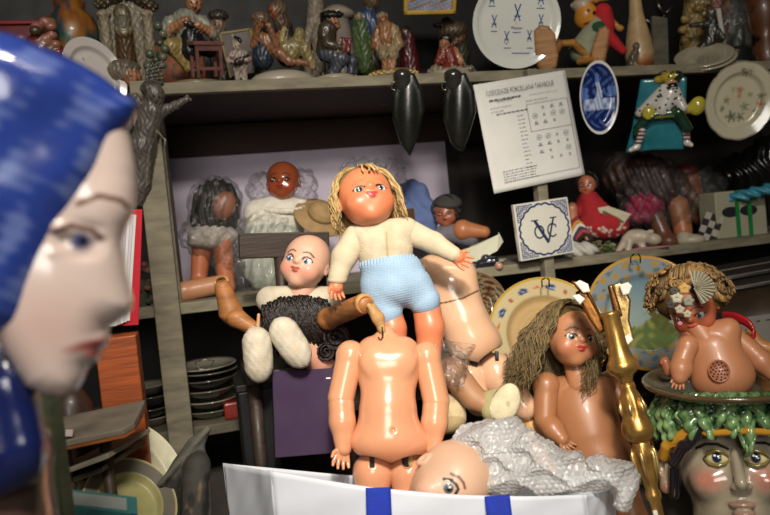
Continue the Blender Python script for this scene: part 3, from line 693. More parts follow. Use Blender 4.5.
# bubble wrap
t = thing('bubble_wrap', 'crumpled translucent bubble wrap heaped over the right end of the bag', 'packaging')
D = .92
b = Body(530, 462, D)
b.e((500, 458, -8), (48, 30, 20), rot=-6).e((478, 446, -4), (24, 20, 16), 8).e((515, 440, -6), (30, 17, 16), 8, rot=-25).e((548, 468, 2), (42, 20, 16), 10, rot=-8).c((575, 472, 4), (618, 476, 6), 13, 10, 10).c((614, 476, 6), (614, 500, 8), 11, 5, 8).e((520, 478, 6), (50, 12, 10), 6).c((600, 468, 4), (624, 470, 2), 8, 5, 6)
def bub(g):
    x, y, z = g[..., 0], g[..., 1], g[..., 2]
    u = x*.98+z*.5; v = y*.95+z*.45; c = 5.4
    r = np.floor(v/(c*.87)); uu = u+np.where(np.mod(r, 2) == 0, 0, c/2)
    du = np.mod(uu, c)-c/2; dv = np.mod(v, c*.87)-c*.435
    q = 1-(du**2+dv**2)/(2.5**2)
    f = 4-7*np.abs(np.sin(x*.075+z*.12+y*.05+.8*np.sin(y*.09)))*np.abs(np.sin(y*.11-x*.04+1))+1.2*np.sin(x*.23-y*.19)
    return 1.25*np.sqrt(np.maximum(q, 0))+f
b.build('wrap', Mplastic('bubble_plastic'), t, .75, 'ffffff', disp=(bub, 6), relax=0)

# scrap of clear plastic by the shoulder
t = thing('plastic_scrap', 'crinkled clear plastic scrap by the right shoulder of the headless body', 'packaging')
m = MB(vf(455, 364, 1.03, 0, 20, -8)); rg = random.Random(3)
m.grid(lambda u, v: ((u-.5)*36*(1-.3*v), (.5-v)*44, 3*math.sin(u*9+v*4)+2.5*math.sin(v*11-u*5)), 26, 26, 'e6dcd4'); o = m.build('sheet', Mplastic('clear_plastic'), t); s = o.modifiers.new('s', 'SOLIDIFY'); s.thickness = .001

# added black box that makes the gap left of the purple box dark
t = thing('dark_gap_box', 'added black box darkening the gap left of the purple box', 'box')
o = P(256, 386, 1.14); m = MB(); m.box((o.x, o.y+.05, o.z/2-.004), (.06, .09, o.z-.008), '060505', bev=.003); m.build('carton', 'dark', t, smooth=False)
m = MB(); m.box((o.x, o.y+.05, o.z-.002), (.064, .094, .012), '131010', bev=.002); m.build('lid', 'dark', t, smooth=False)
# purple box
t = thing('card_box', 'dark purple flat-fronted box under the feet of the bald doll', 'box')
m = MB(vf(306, 412, 1.08, 0, 4, 4)); m.box((0, 0, -18), (64, 84, 36), '35203f', bev=1); m.build('carton', 'paper', t, smooth=False)
m = MB(vf(306, 412, 1.08, 0, 4, 4)); m.box((24, 32, .3), (4.5, 1.4, .5), 'e8e8e8'); m.build('sticker', 'paper', t, smooth=False)

# brown walking doll with long hair
D = 1.10; BR_ = 'a56f4a'
t = thing('brown_doll', 'unclothed tan doll with long dark blond hair and round speaker grille', 'doll')
Mh = hf(571, 338, D, -7, 26, 8, 31)
doll_head(t, Mh, 'b67c56', 'vinyl', lips='a8182a', blush='b85a3c', blush_a=.4, brow='5a3820', iris='5a5a50', openness=.8, brow_a=.6, neck=False)
neckpart(t, D, (574, 360, -2), (579, 384, -3), 11, 12.5, 'vinyl', 'b67c56')
hair(t, Mh, '6e5a36', n=1000, length=1.45, wave=.11, rad=.022, front=.85, seed=11, var=.6, spread=1.2, sweep=(-.75, -.1), lift=.14)
b = Body(583, 420, D)
b.c((557, 389, 0), (605, 386, 0), 12, 12).e((583, 404, 1), (31, 28, 22), 9, rot=6).e((589, 432, 2), (31, 34, 26), 14, rot=8).e((597, 456, 1), (34, 20, 25), 10, rot=8)
b.e((602, 476, 4), (19, 12, 20), 3, sub=True).e((624, 470, 4), (16, 12, 20), 3, sub=True)
b.build('torso', 'vinyl', t, 1.0, BR_)
def grille(t, M_, r, col, sy=1.2, n1=12):
    m = MB(M_); m.lathe([(r*1.02, -1), (r*1.08, .6), (r*.98, .9), (r*.94, .2), (0, .6)], col, n=28, sy=sy)
    m.build('speaker_grille', 'vinyl', t)
    m = MB(M_)
    for rr, n in ((r*.82, n1), (r*.58, int(n1*.75)), (r*.33, 6), (0, 1)):
        for i in range(n):
            a = 2*math.pi*i/n; m.lathe([(0, 1.2), (r*.085, 1.2), (r*.085, .3)], '1c120c', Mx=Matrix.Translation((rr*math.cos(a), rr*math.sin(a)*sy, 0)), n=6)
    m.build('grille_holes', 'dark', t)
fr = Body(583, 420, D); o_ = fr.world((607, 427, 22)); g = vf(606, 427, D-.040, 0, 22, 8); grille(t, g, 10.5, '8a5636')
jarm(t, D, (548, 386, 2), (545, 420, 6), (560, 438, 18), (572, 452, 20), (12.5, 11, 9.5, 7), -1, mat='vinyl', col=BR_, hs=12, nrm=(.3, .6, 1), curl=.4)
jarm(t, D, (613, 384, -4), (630, 412, 0), (643, 432, 4), (656, 440, 6), (12.5, 10.5, 9, 6), 1, mat='vinyl', col=BR_, hs=11, nrm=(0, .3, 1), curl=.3)
for a, c, e in (((602, 478, 4), (598, 520, 6), (594, 590, 0)), ((622, 474, 4), (634, 520, 6), (640, 590, 0))):
    b = Body(c[0], c[1], D); b.e((a[0], a[1]-2, a[2]), (17, 16, 18)).c(a, c, 17, 14, 4).c(c, e, 14, 10, 4).e((e[0], e[1]+6, 8), (10, 7, 17), 5); b.build('leg', 'vinyl', t, 1.2, BR_)
# ---------- right side: planter, candlestick, plates ---------------------
D = 1.02
t = thing('head_planter', 'painted ceramic head shaped planter with green leaf garland under its wide rim', 'planter')
SK = 'ab9f88'
FD = Matrix.Diagonal((.87, .93, .95, 1)); b = Body(735, 450, D); b.M = b.M @ FD
b.e((728, 440, -14), (62, 62, 56)).e((730, 476, 2), (54, 44, 46), 20).e((733, 512, 14), (30, 20, 30), 16)
b.e((704, 482, 34), (16, 15, 14), 14).e((762, 480, 34), (16, 15, 14), 14)
for x in (716, 754): b.e((x, 458, 52), (14, 7, 14), 6, sub=True)
b.c((734, 452, 46), (737, 482, 58), 4, 6.5, 8).e((731, 486, 53), (5, 4, 5), 3).e((743, 485, 53), (5, 4, 5), 3)
b.e((735, 503, 47), (13, 4, 8), 3).e((736, 511, 47), (11, 4.5, 8), 3).c((718, 506.5, 54), (754, 506, 54), 1.6, 1.6, 2, sub=True)
b.c((726, 530, -10), (728, 590, -10), 46, 40, 18)
b.spot(704, 480, 15, 11, 'c4705c', .75, .6, 0, 0).spot(764, 478, 15, 11, 'c4705c', .75, .6, 0, 0)
b.spot(736, 502, 16, 3, 'a87868', .7, .4, 0, 20).spot(736, 511, 12, 3.5, 'a87868', .6, .4, 0, 20)
b.line([(696, 448), (706, 444), (718, 444), (728, 449)], 1.4, '1c1a20', 1, 10); b.line([(743, 448), (752, 443), (766, 443), (774, 447)], 1.4, '1c1a20', 1, 10)
b.build('head', 'glaze', t, 1.1, SK)
for x in (716, 754):
    b = Body(735, 450, D); b.M = b.M @ FD; b.e((x, 458, 41), (12, 7.5, 7)); b.spot(x, 457, 5.2, 5.2, '1a2040', 1, .15).spot(x+.5, 457.5, 2.2, 2.2, '050507', 1, .2).spot(x-1.5, 455, 1.1, 1.1, 'fff', 1, .2)if False else None
    b.spot(x, 457.5, 5.0, 5.4, '1c2140', 1, .15, 0, 42).spot(x-1.8, 455.4, 1.1, 1.1, 'ffffff', 1, .2, 0, 42)
    b.build('eye', 'glaze', t, .6, 'd9cb96')
    m = MB(vf(735, 450, D) @ FD @ Matrix.Translation((x-735, -8, 0)))
    for sg, col in ((1, '7a6a28'), (-1, '8a7a40')):
        m.tube([(-14, -1, 44), (-8, sg*5.5, 49), (0, sg*7.6, 50), (8, sg*5.5, 49), (14, -1, 44)], [.6, 1.5, 1.8, 1.5, .6], col, n=8)
    m.build('eyelid', 'glaze', t)
b = Body(662, 470, D); b.e((664, 466, -6), (7, 17, 10)).e((664, 486, -6), (6, 7, 7), 5).e((662, 466, 2), (3, 9, 5), 2, sub=True).spot(664, 487, 5, 6, '9a5a48', .7, .5); b.build('ear', 'glaze', t, .8, 'a8957c')
b = Body(685, 440, D)
for (p, q, col) in (((690, 432, 34), (668, 446, 18), 'c08a28'), ((700, 428, 40), (686, 446, 36), '1a1820'), ((668, 446, 18), (664, 456, 10), 'c08a28'), ((683, 446, 34), (673, 462, 24), '1a1820'), ((676, 452, 24), (670, 492, 10), '15131a'), ((738, 432, 50), (704, 434, 44), 'b98528'), ((766, 434, 42), (740, 432, 50), 'b98528')):
    b.c(p, q, 3.2 if p[0] > 730 else 6, 3.2 if p[0] > 730 else 5, 1.5, col)
b.build('curls', 'glaze', t, .9, 'c08a28')
m = MB(wf(on(727, P(727, 388, D).y+.0, P(727, 390, D).z)) @ Matrix.Rotation(R(-90), 4, 'X') @ Matrix.Scale(D/F, 4))
m.lathe([(0, -4), (50, -4), (62, 0), (76, 6), (79, 8), (80, 11), (78, 13), (75, 11), (66, 5), (50, 2), (0, 1)], '54452f', n=64); m.build('dish_rim', 'glaze', t)
m = MB(vf(727, 405, D)); rg = random.Random(8)
for i in range(15):
    a = -1.7+i*3.4/14+rg.uniform(-.06, .06); cx = math.sin(a)*60; cz = math.cos(a)*52-6
    ln = rg.uniform(38, 48); wd = rg.uniform(28, 38); tw = rg.uniform(-.2, .2) if i != 8 else 0; p0 = rg.uniform(0, 6)
    if i == 8: ln = 58; wd = 20
    def rip(u, v, p0=p0): return math.sin((u-.5)*9+p0+1.2*math.sin(v*4))*(.3+.7*v)+.35*math.sin(v*19+u*13+p0)
    def leaf(u, v, a=a, cx=cx, cz=cz, ln=ln, wd=wd, tw=tw):
        w_ = math.sin(math.pi*min(1, .2+.77*v))**.6*wd*(1+.12*math.sin(v*19)); x = (u-.5)*w_
        bul = 12*math.sin(v*2.4)+4*rip(u, v); y = 11-v*ln*(1-.5*(2*u-1)**2*.5)
        return (cx+x*math.cos(a)+tw*y*.4+math.sin(a)*bul, y, cz-x*math.sin(a)+math.cos(a)*bul)
    g0, g1 = np.array(lin('123c1a')), np.array(lin('9cc080')); sh = rg.uniform(.6, 1.1)
    m.grid(leaf, 26, 32, colf=lambda u, v, sh=sh: tuple(g0+(g1-g0)*min(1, max(0, sh*(.25+.36*rip(u, v)+.22*math.sin(u*31+v*9)*math.sin(v*37-u*11))))))
o = m.build('leaf_garland', 'glaze', t); s = o.modifiers.new('s', 'SOLIDIFY'); s.thickness = .003

# tan doll sitting in the planter
BR2 = 'ac7350'; D2 = 1.01
t = thing('brown_doll', 'tan doll with curly mop and pleated flower over its face sitting in the planter', 'doll')
Mh = hf(692, 308, D2+.02, 14, -14, -20, 29)
doll_head(t, Mh, 'a85a3a', 'vinyl', lips='b03a3a', blush='b85a3c', brow='4a2c1c', openness=.6, h=.036, neck=False)
neckpart(t, D2, (698, 328, -4), (706, 342, -3), 11, 12, 'vinyl', BR2)
rg = random.Random(21); m = MB(vf(688, 300, D2+.02)); c0 = np.array(lin('7d6038')); m.ell((0, 4, -12), (36, 28, 28), c0*.5)
for i in range(210):
    a = rg.uniform(0, 6.28); e_ = rg.uniform(-.5, 1.5); r_ = 1+rg.uniform(-.04, .12)
    x, y, z = 37*math.cos(a)*math.cos(e_)*r_+1, 6+29*math.sin(e_)*r_, 31*math.sin(a)*math.cos(e_)*r_-11
    if z > 8 and y < 10 and -26 < x < 30: continue
    rr = rg.uniform(3, 5); pts = []; ax = Vector((x, y-6, z+11)).normalized(); u = ax.orthogonal().normalized(); v = ax.cross(u); q0 = rg.uniform(0, 6)
    for k in range(16):
        q = k*.75+q0; f = rr*(1-k/22); pts.append(Vector((x, y, z))+u*(math.cos(q)*f)+v*(math.sin(q)*f)+ax*(k*.25)-Vector((0, k*.28, 0)))
    m.tube(pts, [1.25]*16, c0*(1+rg.uniform(-.5, .8)), n=5)
for i in range(70):
    x0 = rg.uniform(-34, 38); pts = [(x0*(.7+.05*k), 28-k*4.6-abs(x0)*.2, 16+5*math.sin(k*.5)+math.cos(k+i)*1.2-abs(x0)*.35) for k in range(6)]
    if -22 < x0 < 24: pts = [(p[0], p[1]+7, p[2]-2) for p in pts[:4]]
    m.tube(pts, [1.3]*len(pts), c0*(1+rg.uniform(-.4, .9)), n=5)
m.build('hair', 'hair', t)
# pleated fabric flower
m = MB(vf(686, 293, D2-.035, -8, -5, 0, 1.15))
m.grid(lambda u, v: (7+16*v*math.cos(-1.2+u*3.0), 4+15*v*math.sin(-1.2+u*3.0), 1.5*(1 if int(u*27) % 2 else -1)*v+2), 28, 4, colf=lambda u, v: lin('c8c0a4') if int(u*27) % 2 else lin('6e6a5c'))
fl = m.build('pleated_flower', 'cloth', t, smooth=False); s = fl.modifiers.new('s', 'SOLIDIFY'); s.thickness = .0015
m = MB(vf(677, 298, D2-.037, 0, 0, 0, 1.15))
for i, (x, y, r_, c) in enumerate(((6, 8, 5, 'c09a58'), (0, 0, 5, 'b9b39c'), (9, -3, 4.5, '8a8878'), (2, -10, 4, 'a8a08a'), (-5, -6, 4, '3c3a34'), (8, -14, 3.5, 'b0a890'), (2, -22, 2, 'c07a88'), (-2, 6, 4, '4a463c'))):
    m.lathe([(0, 1), (r_*.5, 2.6), (r_, 1.2), (r_*.8, -1)], c, Mx=Matrix.Translation((x, y, 0)), n=18, rim=lambda a, k: 1+.18*math.sin(5*a))
m.build('petal', 'cloth', fl)
b = Body(715, 350, D2)
b.c((692, 338, 0), (728, 330, 0), 11, 12).e((713, 352, 1), (27, 26, 20), 9, rot=14).e((720, 376, 2), (30, 24, 24), 12, rot=12)
b.build('torso', 'vinyl', t, 1.0, BR2)
grille(t, vf(719, 371, D2-.040, 0, 10, 8), 9.5, '93583a', 1.12)
jarm(t, D2, (688, 346, 6), (682, 362, 10), (679, 377, 16), (676, 392, 17), (9.5, 10, 9.5, 7), -1, mat='vinyl', col=BR2, hs=10, nrm=(0, .4, 1), curl=.5)
jarm(t, D2, (735, 334, 0), (752, 352, 4), (768, 372, 6), (776, 382, 8), (9.5, 10.5, 10, 8), 1, mat='vinyl', col=BR2, hs=10, curl=.5)
t = thing('doll_hand', 'small curled doll hand by the far left rim of the planter', 'doll hand')
b = Body(663, 358, 1.05); b.c((668, 372, 0), (665, 362, 0), 5, 5); hand(b, (666, 364, 0), (659, 350, 4), 9, 1, .5, (.3, 0, 1)); b.build('hand', 'vinyl', t, .6, '9a5a3c')
t = thing('doll_arm', 'wooden toned doll arm with raised hand at the far right edge', 'doll arm')
b = Body(758, 340, 1.12); b.c((775, 352, 0), (760, 346, 0), 9, 6).c((760, 346, 0), (753, 334, 2), 6, 5, 3); hand(b, (753, 336, 2), (750, 322, 4), 10, 1, .4, (.3, 0, 1)); b.build('limb', 'satin', t, .7, 'b0743c')
t = thing('red_strap', 'bright red leather doll sandal strap behind the curly doll in the planter', 'strap')
m = MB(vf(733, 326, 1.12, 12, -20, 0)); n_ = 40
m.grid(lambda u, v: (25*math.cos(-2.5+u*4.3)-3, 15*math.sin(-2.5+u*4.3)-(v*9)*1.0, 12*math.sin(u*3)), 40, 4, 'b01a24'); o = m.build('band', 'leather', t); s = o.modifiers.new('s', 'SOLIDIFY'); s.thickness = .004
m = MB(vf(733, 326, 1.12)); m.ell((-12, 20, 0), (4, 5, 2), 'b82a30'); m.build('tab', 'leather', t)

# gilded candlestick
t = thing('candlestick', 'tall gilded turned wooden candlestick leaning in front of the tan doll', 'candlestick')
D = .97; top = P(610, 313, D); bot = P(664, 540, D-.05); axv = (top-bot).normalized(); L_ = (top-bot).length; sp = D/F
u = CR-axv*CR.dot(axv); u.normalize(); v = axv.cross(u)
Mx = Matrix.Translation(top) @ Matrix((u, v, axv)).transposed().to_4x4() @ Matrix.Diagonal((sp*.86, sp*.86, sp, 1))
G = 'c09550'
prof = [(0, -4), (9, -4), (10, 0), (11.5, 1), (11.5, -2), (10, -5), (10.5, -30), (12, -40), (14, -46), (17, -50), (18.5, -54), (16, -59), (10, -63), (7.5, -67), (8, -72)]
m = MB(Mx); m.lathe(prof, G, n=36); m.build('cup', 'gold', t)
m = MB(Mx); m.lathe([(0, -70), (8, -70), (9, -74), (8.5, -77), (11, -82), (13.5, -95), (13, -102), (15.5, -107), (17.5, -113), (17.5, -119), (14, -124), (10, -127), (0, -127)], G, n=36, rim=lambda a, k: 1+(.05*math.cos(8*a) if 4 <= k <= 6 else 0)); m.build('knop', 'gold', t)
m = MB(Mx); m.lathe([(0, -125), (9, -125), (9.5, -130), (11.5, -137), (10.5, -150), (8, -165), (7, -172), (8.6, -176), (8.6, -180), (6.4, -183), (6.2, -240), (6.5, -300), (0, -300)], G, n=32, rim=lambda a, k: 1+(.06*math.cos(6*a) if 3 <= k <= 5 else 0)); st = m.build('stem', 'gold', t)
for k in range(6):
    a = k*math.pi/3; m = MB(Mx)
    m.tube([(10.5*math.cos(a), 10.5*math.sin(a), -166), (12.6*math.cos(a), 12.6*math.sin(a), -150), (13.2*math.cos(a), 13.2*math.sin(a), -139), (12*math.cos(a), 12*math.sin(a), -132)], [.5, 2.2, 2.6, .6], 'dcb878', n=8)
    m.build('carved_leaf', 'gold', st); m = MB(Mx)
    m.tube([(12*math.cos(a), 12*math.sin(a), -85), (14.2*math.cos(a), 14.2*math.sin(a), -95), (14*math.cos(a), 14*math.sin(a), -101)], [.5, 2.6, .6], 'dcb878', n=8, Mx=None)
    m.build('carved_leaf', 'gold', st)
m = MB(Mx); m.box((-4.5, -6.3, -225), (5, 3, 70), 'd8d2c2', bev=1); m.build('chipped_gesso', 'matte', st)
zb = 0; fb = Mx.inverted() @ Vector((bot.x, bot.y, 0))
base = top-axv*(305*sp); gb = Vector((base.x, base.y, 0))
m = MB(Matrix.Translation((base.x-axv.x*base.z/axv.z, base.y-axv.y*base.z/axv.z, 0))); m.lathe([(0, .001), (.045, .001), (.047, .012), (.04, .02), (.034, .04), (.022, .055), (.018, base.z+.01), (0, base.z+.012)], G, n=32); m.build('foot', 'gold', t)
# gilded wooden acanthus scraps standing in the cup
def slab(pts, d, half, col, nm, chips, lab=None, w=0):
    cx = sum(p[0] for p in pts)/len(pts); cy = sum(p[1] for p in pts)/len(pts)
    b = Body(cx, cy, d); b.poly(pts, w, half, 2.2, col=col)
    for (x, y, rx, ry) in chips: b.spot(x, y, rx, ry, 'e2ddd0', 1, .25)
    return b.build(nm, 'gold' if nm != 'chip' else 'matte', t, .8, col)
slab([(576, 292), (586, 288), (598, 312), (606, 330), (598, 334), (588, 318)], 1.0, 4, '8a5a28', 'wooden_leaf', ())
slab([(572, 281), (583, 281), (592, 296), (602, 318), (606, 330), (600, 330), (586, 300)], 1.012, 4, 'a06a30', 'wooden_leaf', ())
slab([(608, 286), (613, 284), (618, 300), (622, 316), (614, 318), (611, 302)], .985, 3.5, '6a4420', 'wooden_leaf', ())
slab([(614, 284), (622, 282), (631, 300), (629, 320), (633, 338), (626, 346), (619, 340), (617, 316)], 1.0, 3, 'b4955c', 'wooden_leaf', ())
for pts in ([(575, 283), (580, 280), (588, 284), (590, 292), (583, 293)], [(619, 285), (628, 282), (632, 286), (629, 294), (623, 296)], [(572, 296), (579, 294), (585, 299), (580, 305)], [(622, 338), (630, 333), (633, 340), (627, 346)]):
    cx = sum(p[0] for p in pts)/len(pts); cy = sum(p[1] for p in pts)/len(pts); b = Body(cx, cy, .99); b.poly(pts, 2, 4, 2); b.build('gesso_chip', 'matte', t, .7, 'ded9cc')

# ---------- decorated plates leaning under the lower shelf ---------------
rgp = random.Random(4)
def plate(t, Mx, r, colf, sy=1.0, well=.62, depth=9, n=96, rim=None, mat='porcelain', back='cfc4a8'):
    pr = [(0, 0)]+[(r*well*i/14, 0) for i in range(1, 14)]+[(r*well, .6), (r*(well+.05), depth*.55), (r*(well+.08), depth*.75)]
    pr += [(r*(well+.08+(.92-well)*i/12), depth*.75+depth*.25*i/12) for i in range(1, 13)]
    kmax = len(pr); pr += [(r*1.004, depth+.2), (r*.99, depth-2), (r*(well+.1), depth*.3-1.5), (r*well, -3), (0, -3)]
    bc = lin(back)
    m = MB(Mx); m.lathe(pr, None, n=n, sy=sy, rim=rim, colf=lambda x, y, rr, a, k: colf(x/r, y/r, rr/r, a) if k < kmax else bc)
    return m.build('dish', mat, t)
def mixc(a, b, f): return tuple(a[i]*(1-f)+b[i]*f for i in range(3))
def colA(x, y, q, a):
    base = lin('bcab82'); yel = lin('b8922c'); blu = lin('27406e'); org = lin('b8642c'); red = lin('9a3038')
    if q > .95: return yel
    s_ = (a/(2*math.pi)*20) % 1; i = int(a/(2*math.pi)*20)
    if .74 < q < .92:
        dx = (s_-.5)*2*math.pi*q/20; dy = q-.83
        if i % 2 == 0 and (dx/.085)**2+(dy/.05)**2 < 1: return blu if (dx/.04)**2+(dy/.02)**2 > 1 else lin('8aa0b8')
        if i % 2 == 1 and dx*dx+dy*dy < .035**2: return org if i % 4 == 1 else red
    if .66 < q < .70: return lin('b59a66')
    if q < .66: return mixc(lin('b08a58'), base, .35+.15*math.sin(q*60))
    return base
t = thing('majolica_plate', 'large yellow rimmed plate with blue flowers behind the long haired doll', 'plate', None)
plate(t, vf(546, 336, 1.33, -14, 14, 0), 59, colA)
m = MB(vf(546, 282, 1.318)); m.tube([(-4, -5, 3), (-4, 2, 4), (-1, 4, 1)], .8, '3a2a1a', n=6); m.tube([(3, -5, 3), (3, 2, 4), (1, 4, 1)], .8, '3a2a1a', n=6); m.build('hanger_hook', 'metal', t)
def colB(x, y, q, a):
    if q > .95: return lin('b98a2c')
    if q > .66:
        n_ = math.sin(a*11)*math.sin(q*30)+.7*math.sin(a*23+q*11)
        return lin('a0803a') if n_ > .55 else (lin('5d6458') if n_ < -.8 else lin('7c868c'))
    if q > .62: return lin('2c3038')
    n_ = math.sin(x*17+3*math.sin(y*9))*math.sin(y*15+2*math.sin(x*11))
    if x > .05 and y > -.5 and (x-.42)**2/.12+(y-.05)**2/.2 < 1 and n_ > -.5: return lin('5a5a2c')
    if y < -.12+.1*math.sin(x*9): return mixc(lin('57683c'), lin('8a8a4c'), max(0, n_))
    return mixc(lin('8d9c98'), lin('647f8a'), min(1, max(0, y/.6)))
t = thing('majolica_plate', 'grey blue plate painted with a tree landscape, behind the curly planter doll', 'plate', None)
plate(t, vf(645, 314, 1.38, -12, 14, 4), 58, colB, 1.0, back='a89878')
m = MB(vf(636, 259, 1.365)); m.tube([(-5, -4, 3), (-5, 2, 4), (-2, 5, 1)], .8, '3a2a1a', n=6); m.tube([(4, -4, 3), (4, 2, 4), (2, 5, 1)], .8, '3a2a1a', n=6); m.build('hanger_hook', 'metal', t)
def colC(x, y, q, a):
    if q > .93: return lin('6a5238')
    n_ = math.sin(a*9+q*14)*math.sin(q*21+a*3)
    return lin('4a2418') if n_ > .2 else (lin('7a6a50') if n_ > -.6 else lin('37302a'))
t = thing('majolica_plate', 'small dark brown patterned plate between the pale torso and the yellow rimmed plate', 'plate', None)
plate(t, vf(474, 306, 1.36, -10, 22, 0), 33, colC, 1.0)

# dark crates the plates stand on
for (x, y, w_, h_, dd, lab) in ((520, 432, 150, 80, 1.42, 'dark wooden crate in the gloom beneath the yellow rimmed plate'), (690, 420, 150, 80, 1.5, 'dark wooden crate behind the leafy head planter')):
    t = thing('storage_crate', lab, 'crate')
    o = P(x, y, dd); wz = P(x, y-40, dd).z; W_ = w_*dd/F
    for k in range(4):
        h0 = wz*(k+.04)/4; h1 = wz*(k+.96)/4
        m = MB(); m.box((o.x, o.y-.055, (h0+h1)/2), (W_, .012, h1-h0), '2c241c', bev=.002); m.build('slat', 'woodgrain', t, smooth=False)
    for sx in (-1, 1): m = MB(); m.box((o.x+sx*(W_/2-.008), o.y, wz/2), (.014, .094, wz), '2c241c', bev=.002); m.build('end_board', 'woodgrain', t, smooth=False)
    m = MB(); m.box((o.x, o.y, wz+.004), (W_, .125, .008), '2c241c', bev=.002); m.build('lid', 'woodgrain', t, smooth=False)

# stacked black picture frames and a grey panel at the far right
lab = ('black picture frame topmost of the stack below the lower shelf', 'black picture frame in the middle of the stack at far right', 'black moulded picture frame nearest to the viewer in the stack')
for i, (x, y, d, rx) in enumerate(((752, 290, 1.5, -38), (760, 297, 1.45, -34), (770, 308, 1.40, -30))):
    t = thing('picture_frame', lab[i], 'picture frame', None)
    Mx = vf(x, y, d, rx, 16, 11); w_, h_ = 118, 74
    for (cx, cy, sx, sy) in ((0, h_/2-6, w_, 12), (0, -h_/2+6, w_, 12), (-w_/2+6, 0, 12, h_), (w_/2-6, 0, 12, h_)):
        m = MB(Mx); m.box((cx, cy, 0), (sx, sy, 8), '201c1a', bev=2); m.build('frame_bar', 'leather', t)
        if cy > 0: m = MB(Mx); m.box((cx, cy-3, 4.2), (sx-10, 1.6, 1.6), '6a6258', bev=.5); m.build('moulding', 'leather', t)
    m = MB(Mx); m.box((0, 0, -1), (w_-20, h_-20, 2), '2a201a' if i < 2 else '3a2a1c'); m.build('picture', 'faded', t)
t = thing('grey_panel', 'mottled grey card panel leaning behind the red strap at right', 'panel')
m = MB(vf(756, 338, 1.3, -8, 10, 8)); m.box((0, -40, 0), (60, 124, 5), '76726a', bev=1); 
for i in range(6): m.tube([(-24+i*9, 16, 2), (-20+i*9, 16, 3)], .8, '4a4640', n=5)
m.build('board', 'concrete', t, smooth=False)
# ---------- hung on the shelf front ---------------------------------------
def quadframe(tl, tr, bl, Y, br=None):
    """frame of a flat sheet from three of its corners on the plane Y; unit 1 = its width, y runs downwards negative"""
    a, b, c = PY(*tl, Y), PY(*tr, Y), PY(*bl, Y)
    x = b-a; w_ = x.length; x.normalize(); y = a-c; y = y - x*y.dot(x); h_ = y.length; y.normalize(); z = x.cross(y)
    return Matrix.Translation(a) @ Matrix((x, y, z)).transposed().to_4x4() @ Matrix.Scale(w_, 4), h_/w_
t = thing('printed_sheet', 'white printed sheet of porcelain marks hung over the shelf edge', 'sheet')
Mq, H = quadframe((473, 85), (565, 70), (488, 195), Y0-.032)
m = MB(Mq); m.grid(lambda u, v: (u, -v*H, .012*math.sin(u*3)*math.sin(v*2.5)+.01*u*(v**2)), 20, 24, 'dcdad4'); o = m.build('paper', 'paper', t); s = o.modifiers.new('s', 'SOLIDIFY'); s.thickness = .0006; s.offset = -1
INK = '4a4a50'; m = MB(Mq @ Matrix.Diagonal((1, H/1.22, 1, 1)) @ Matrix.Translation((0, 0, .028)))
m.text('CODODAZIE PORCELLANA TARABOLIE', .082, '4c4c52', Matrix.Translation((.47, -.15, 0)), sx=.5, off=-.001)
m.build('heading', 'paper', t, smooth=False)
m = MB(Mq @ Matrix.Diagonal((1, H/1.22, 1, 1)) @ Matrix.Translation((0, 0, .028)))
rg = random.Random(2)
def scrib(x, y, w_, h_=.006, c=INK):
    # a printed line of illegible small type: word-length strokes
    q = x
    while q < x+w_:
        l = rg.uniform(.01, .045); m.box((q+l/2, y, 0), (l, h_, .0004), c); q += l+.008
scrib(.12, -.205, .33, .012); scrib(.2, -.225, .16); scrib(.55, -.21, .3, .004, '9a9aa0'); scrib(.12, -.29, .22, .005, '8a8a90'); scrib(.12, -.33, .12, .005, '8a8a90'); scrib(.17, -.365, .3, .008); scrib(.5, -.275, .24, .005, '77777c')
for k in range(14): scrib(.38, -.42-k*.045, .05, .005, '8a8a92')
for k in range(5): scrib(.12, -1.0-k*.03, .34, .006, '8a8a92')
m.build('small_print', 'paper', t, smooth=False)
m = MB(Mq @ Matrix.Diagonal((1, H/1.22, 1, 1)) @ Matrix.Translation((0, 0, .028)))
for (x0, y0, x1, y1) in ((.5, -.31, .95, -.31), (.95, -.31, .95, -1.12), (.95, -1.12, .12, -1.12), (.5, -.62, .95, -.62), (.5, -.31, .5, -.62)):
    m.box(((x0+x1)/2, (y0+y1)/2, 0), (abs(x1-x0)+.004, abs(y1-y0)+.004, .0004), '8f8f94')
for r_ in range(8):
    for c_ in range(4):
        if (r_*3+c_*5) % 7 == 0 or r_ == 3: continue
        x, y = .57+c_*.1, -.37-r_*.082; k = rg.randint(0, 2)
        if k == 0: m.lathe([(.026, 0), (.03, .0005), (.03, 0)], '8f8f98', Mx=Matrix.Translation((x, y, 0)), n=14, closed=True); m.box((x, y, 0), (.03, .008, .0004), '8f8f98')
        elif k == 1: m.box((x, y, 0), (.04, .005, .0004), '8f8f98', rz=50); m.box((x, y, 0), (.04, .005, .0004), '8f8f98', rz=-50)
        else: m.box((x, y+.008, 0), (.03, .02, .0004), 'a5a5ac'); m.box((x, y-.012, 0), (.05, .007, .0004), 'a5a5ac')
m.build('mark_table', 'paper', t, smooth=False)
t = thing('wall_tile', 'square white tile with blue VOC monogram in a scalloped roundel', 'tile')
Mq, H = quadframe((512, 205), (566, 197), (517, 262), Y0-.035)
m = MB(Mq); m.box((.5, -H/2, 0), (1, H, .1), 'd8d4c6', bev=.012); m.build('tile_body', 'porcelain', t, smooth=False)
BL_ = '24407e'; Mz = Mq @ Matrix.Translation((.5, -H/2, .052)); m = MB(Mz); n_ = 96; V = []; Fc = []
for i in range(n_):
    a = 2*math.pi*i/n_; r_ = .415+.018*abs(math.sin(a*10))*1.4
    for q in (r_, r_+.035): V.append((q*math.cos(a), q*math.sin(a)*H, 0))
for i in range(n_): j = (i+1) % n_; Fc.append((2*i, 2*i+1, 2*j+1, 2*j))
m.add(V, Fc, '1d3060'); m.build('scalloped_ring', 'paper', t, smooth=False)
m = MB(Mz)
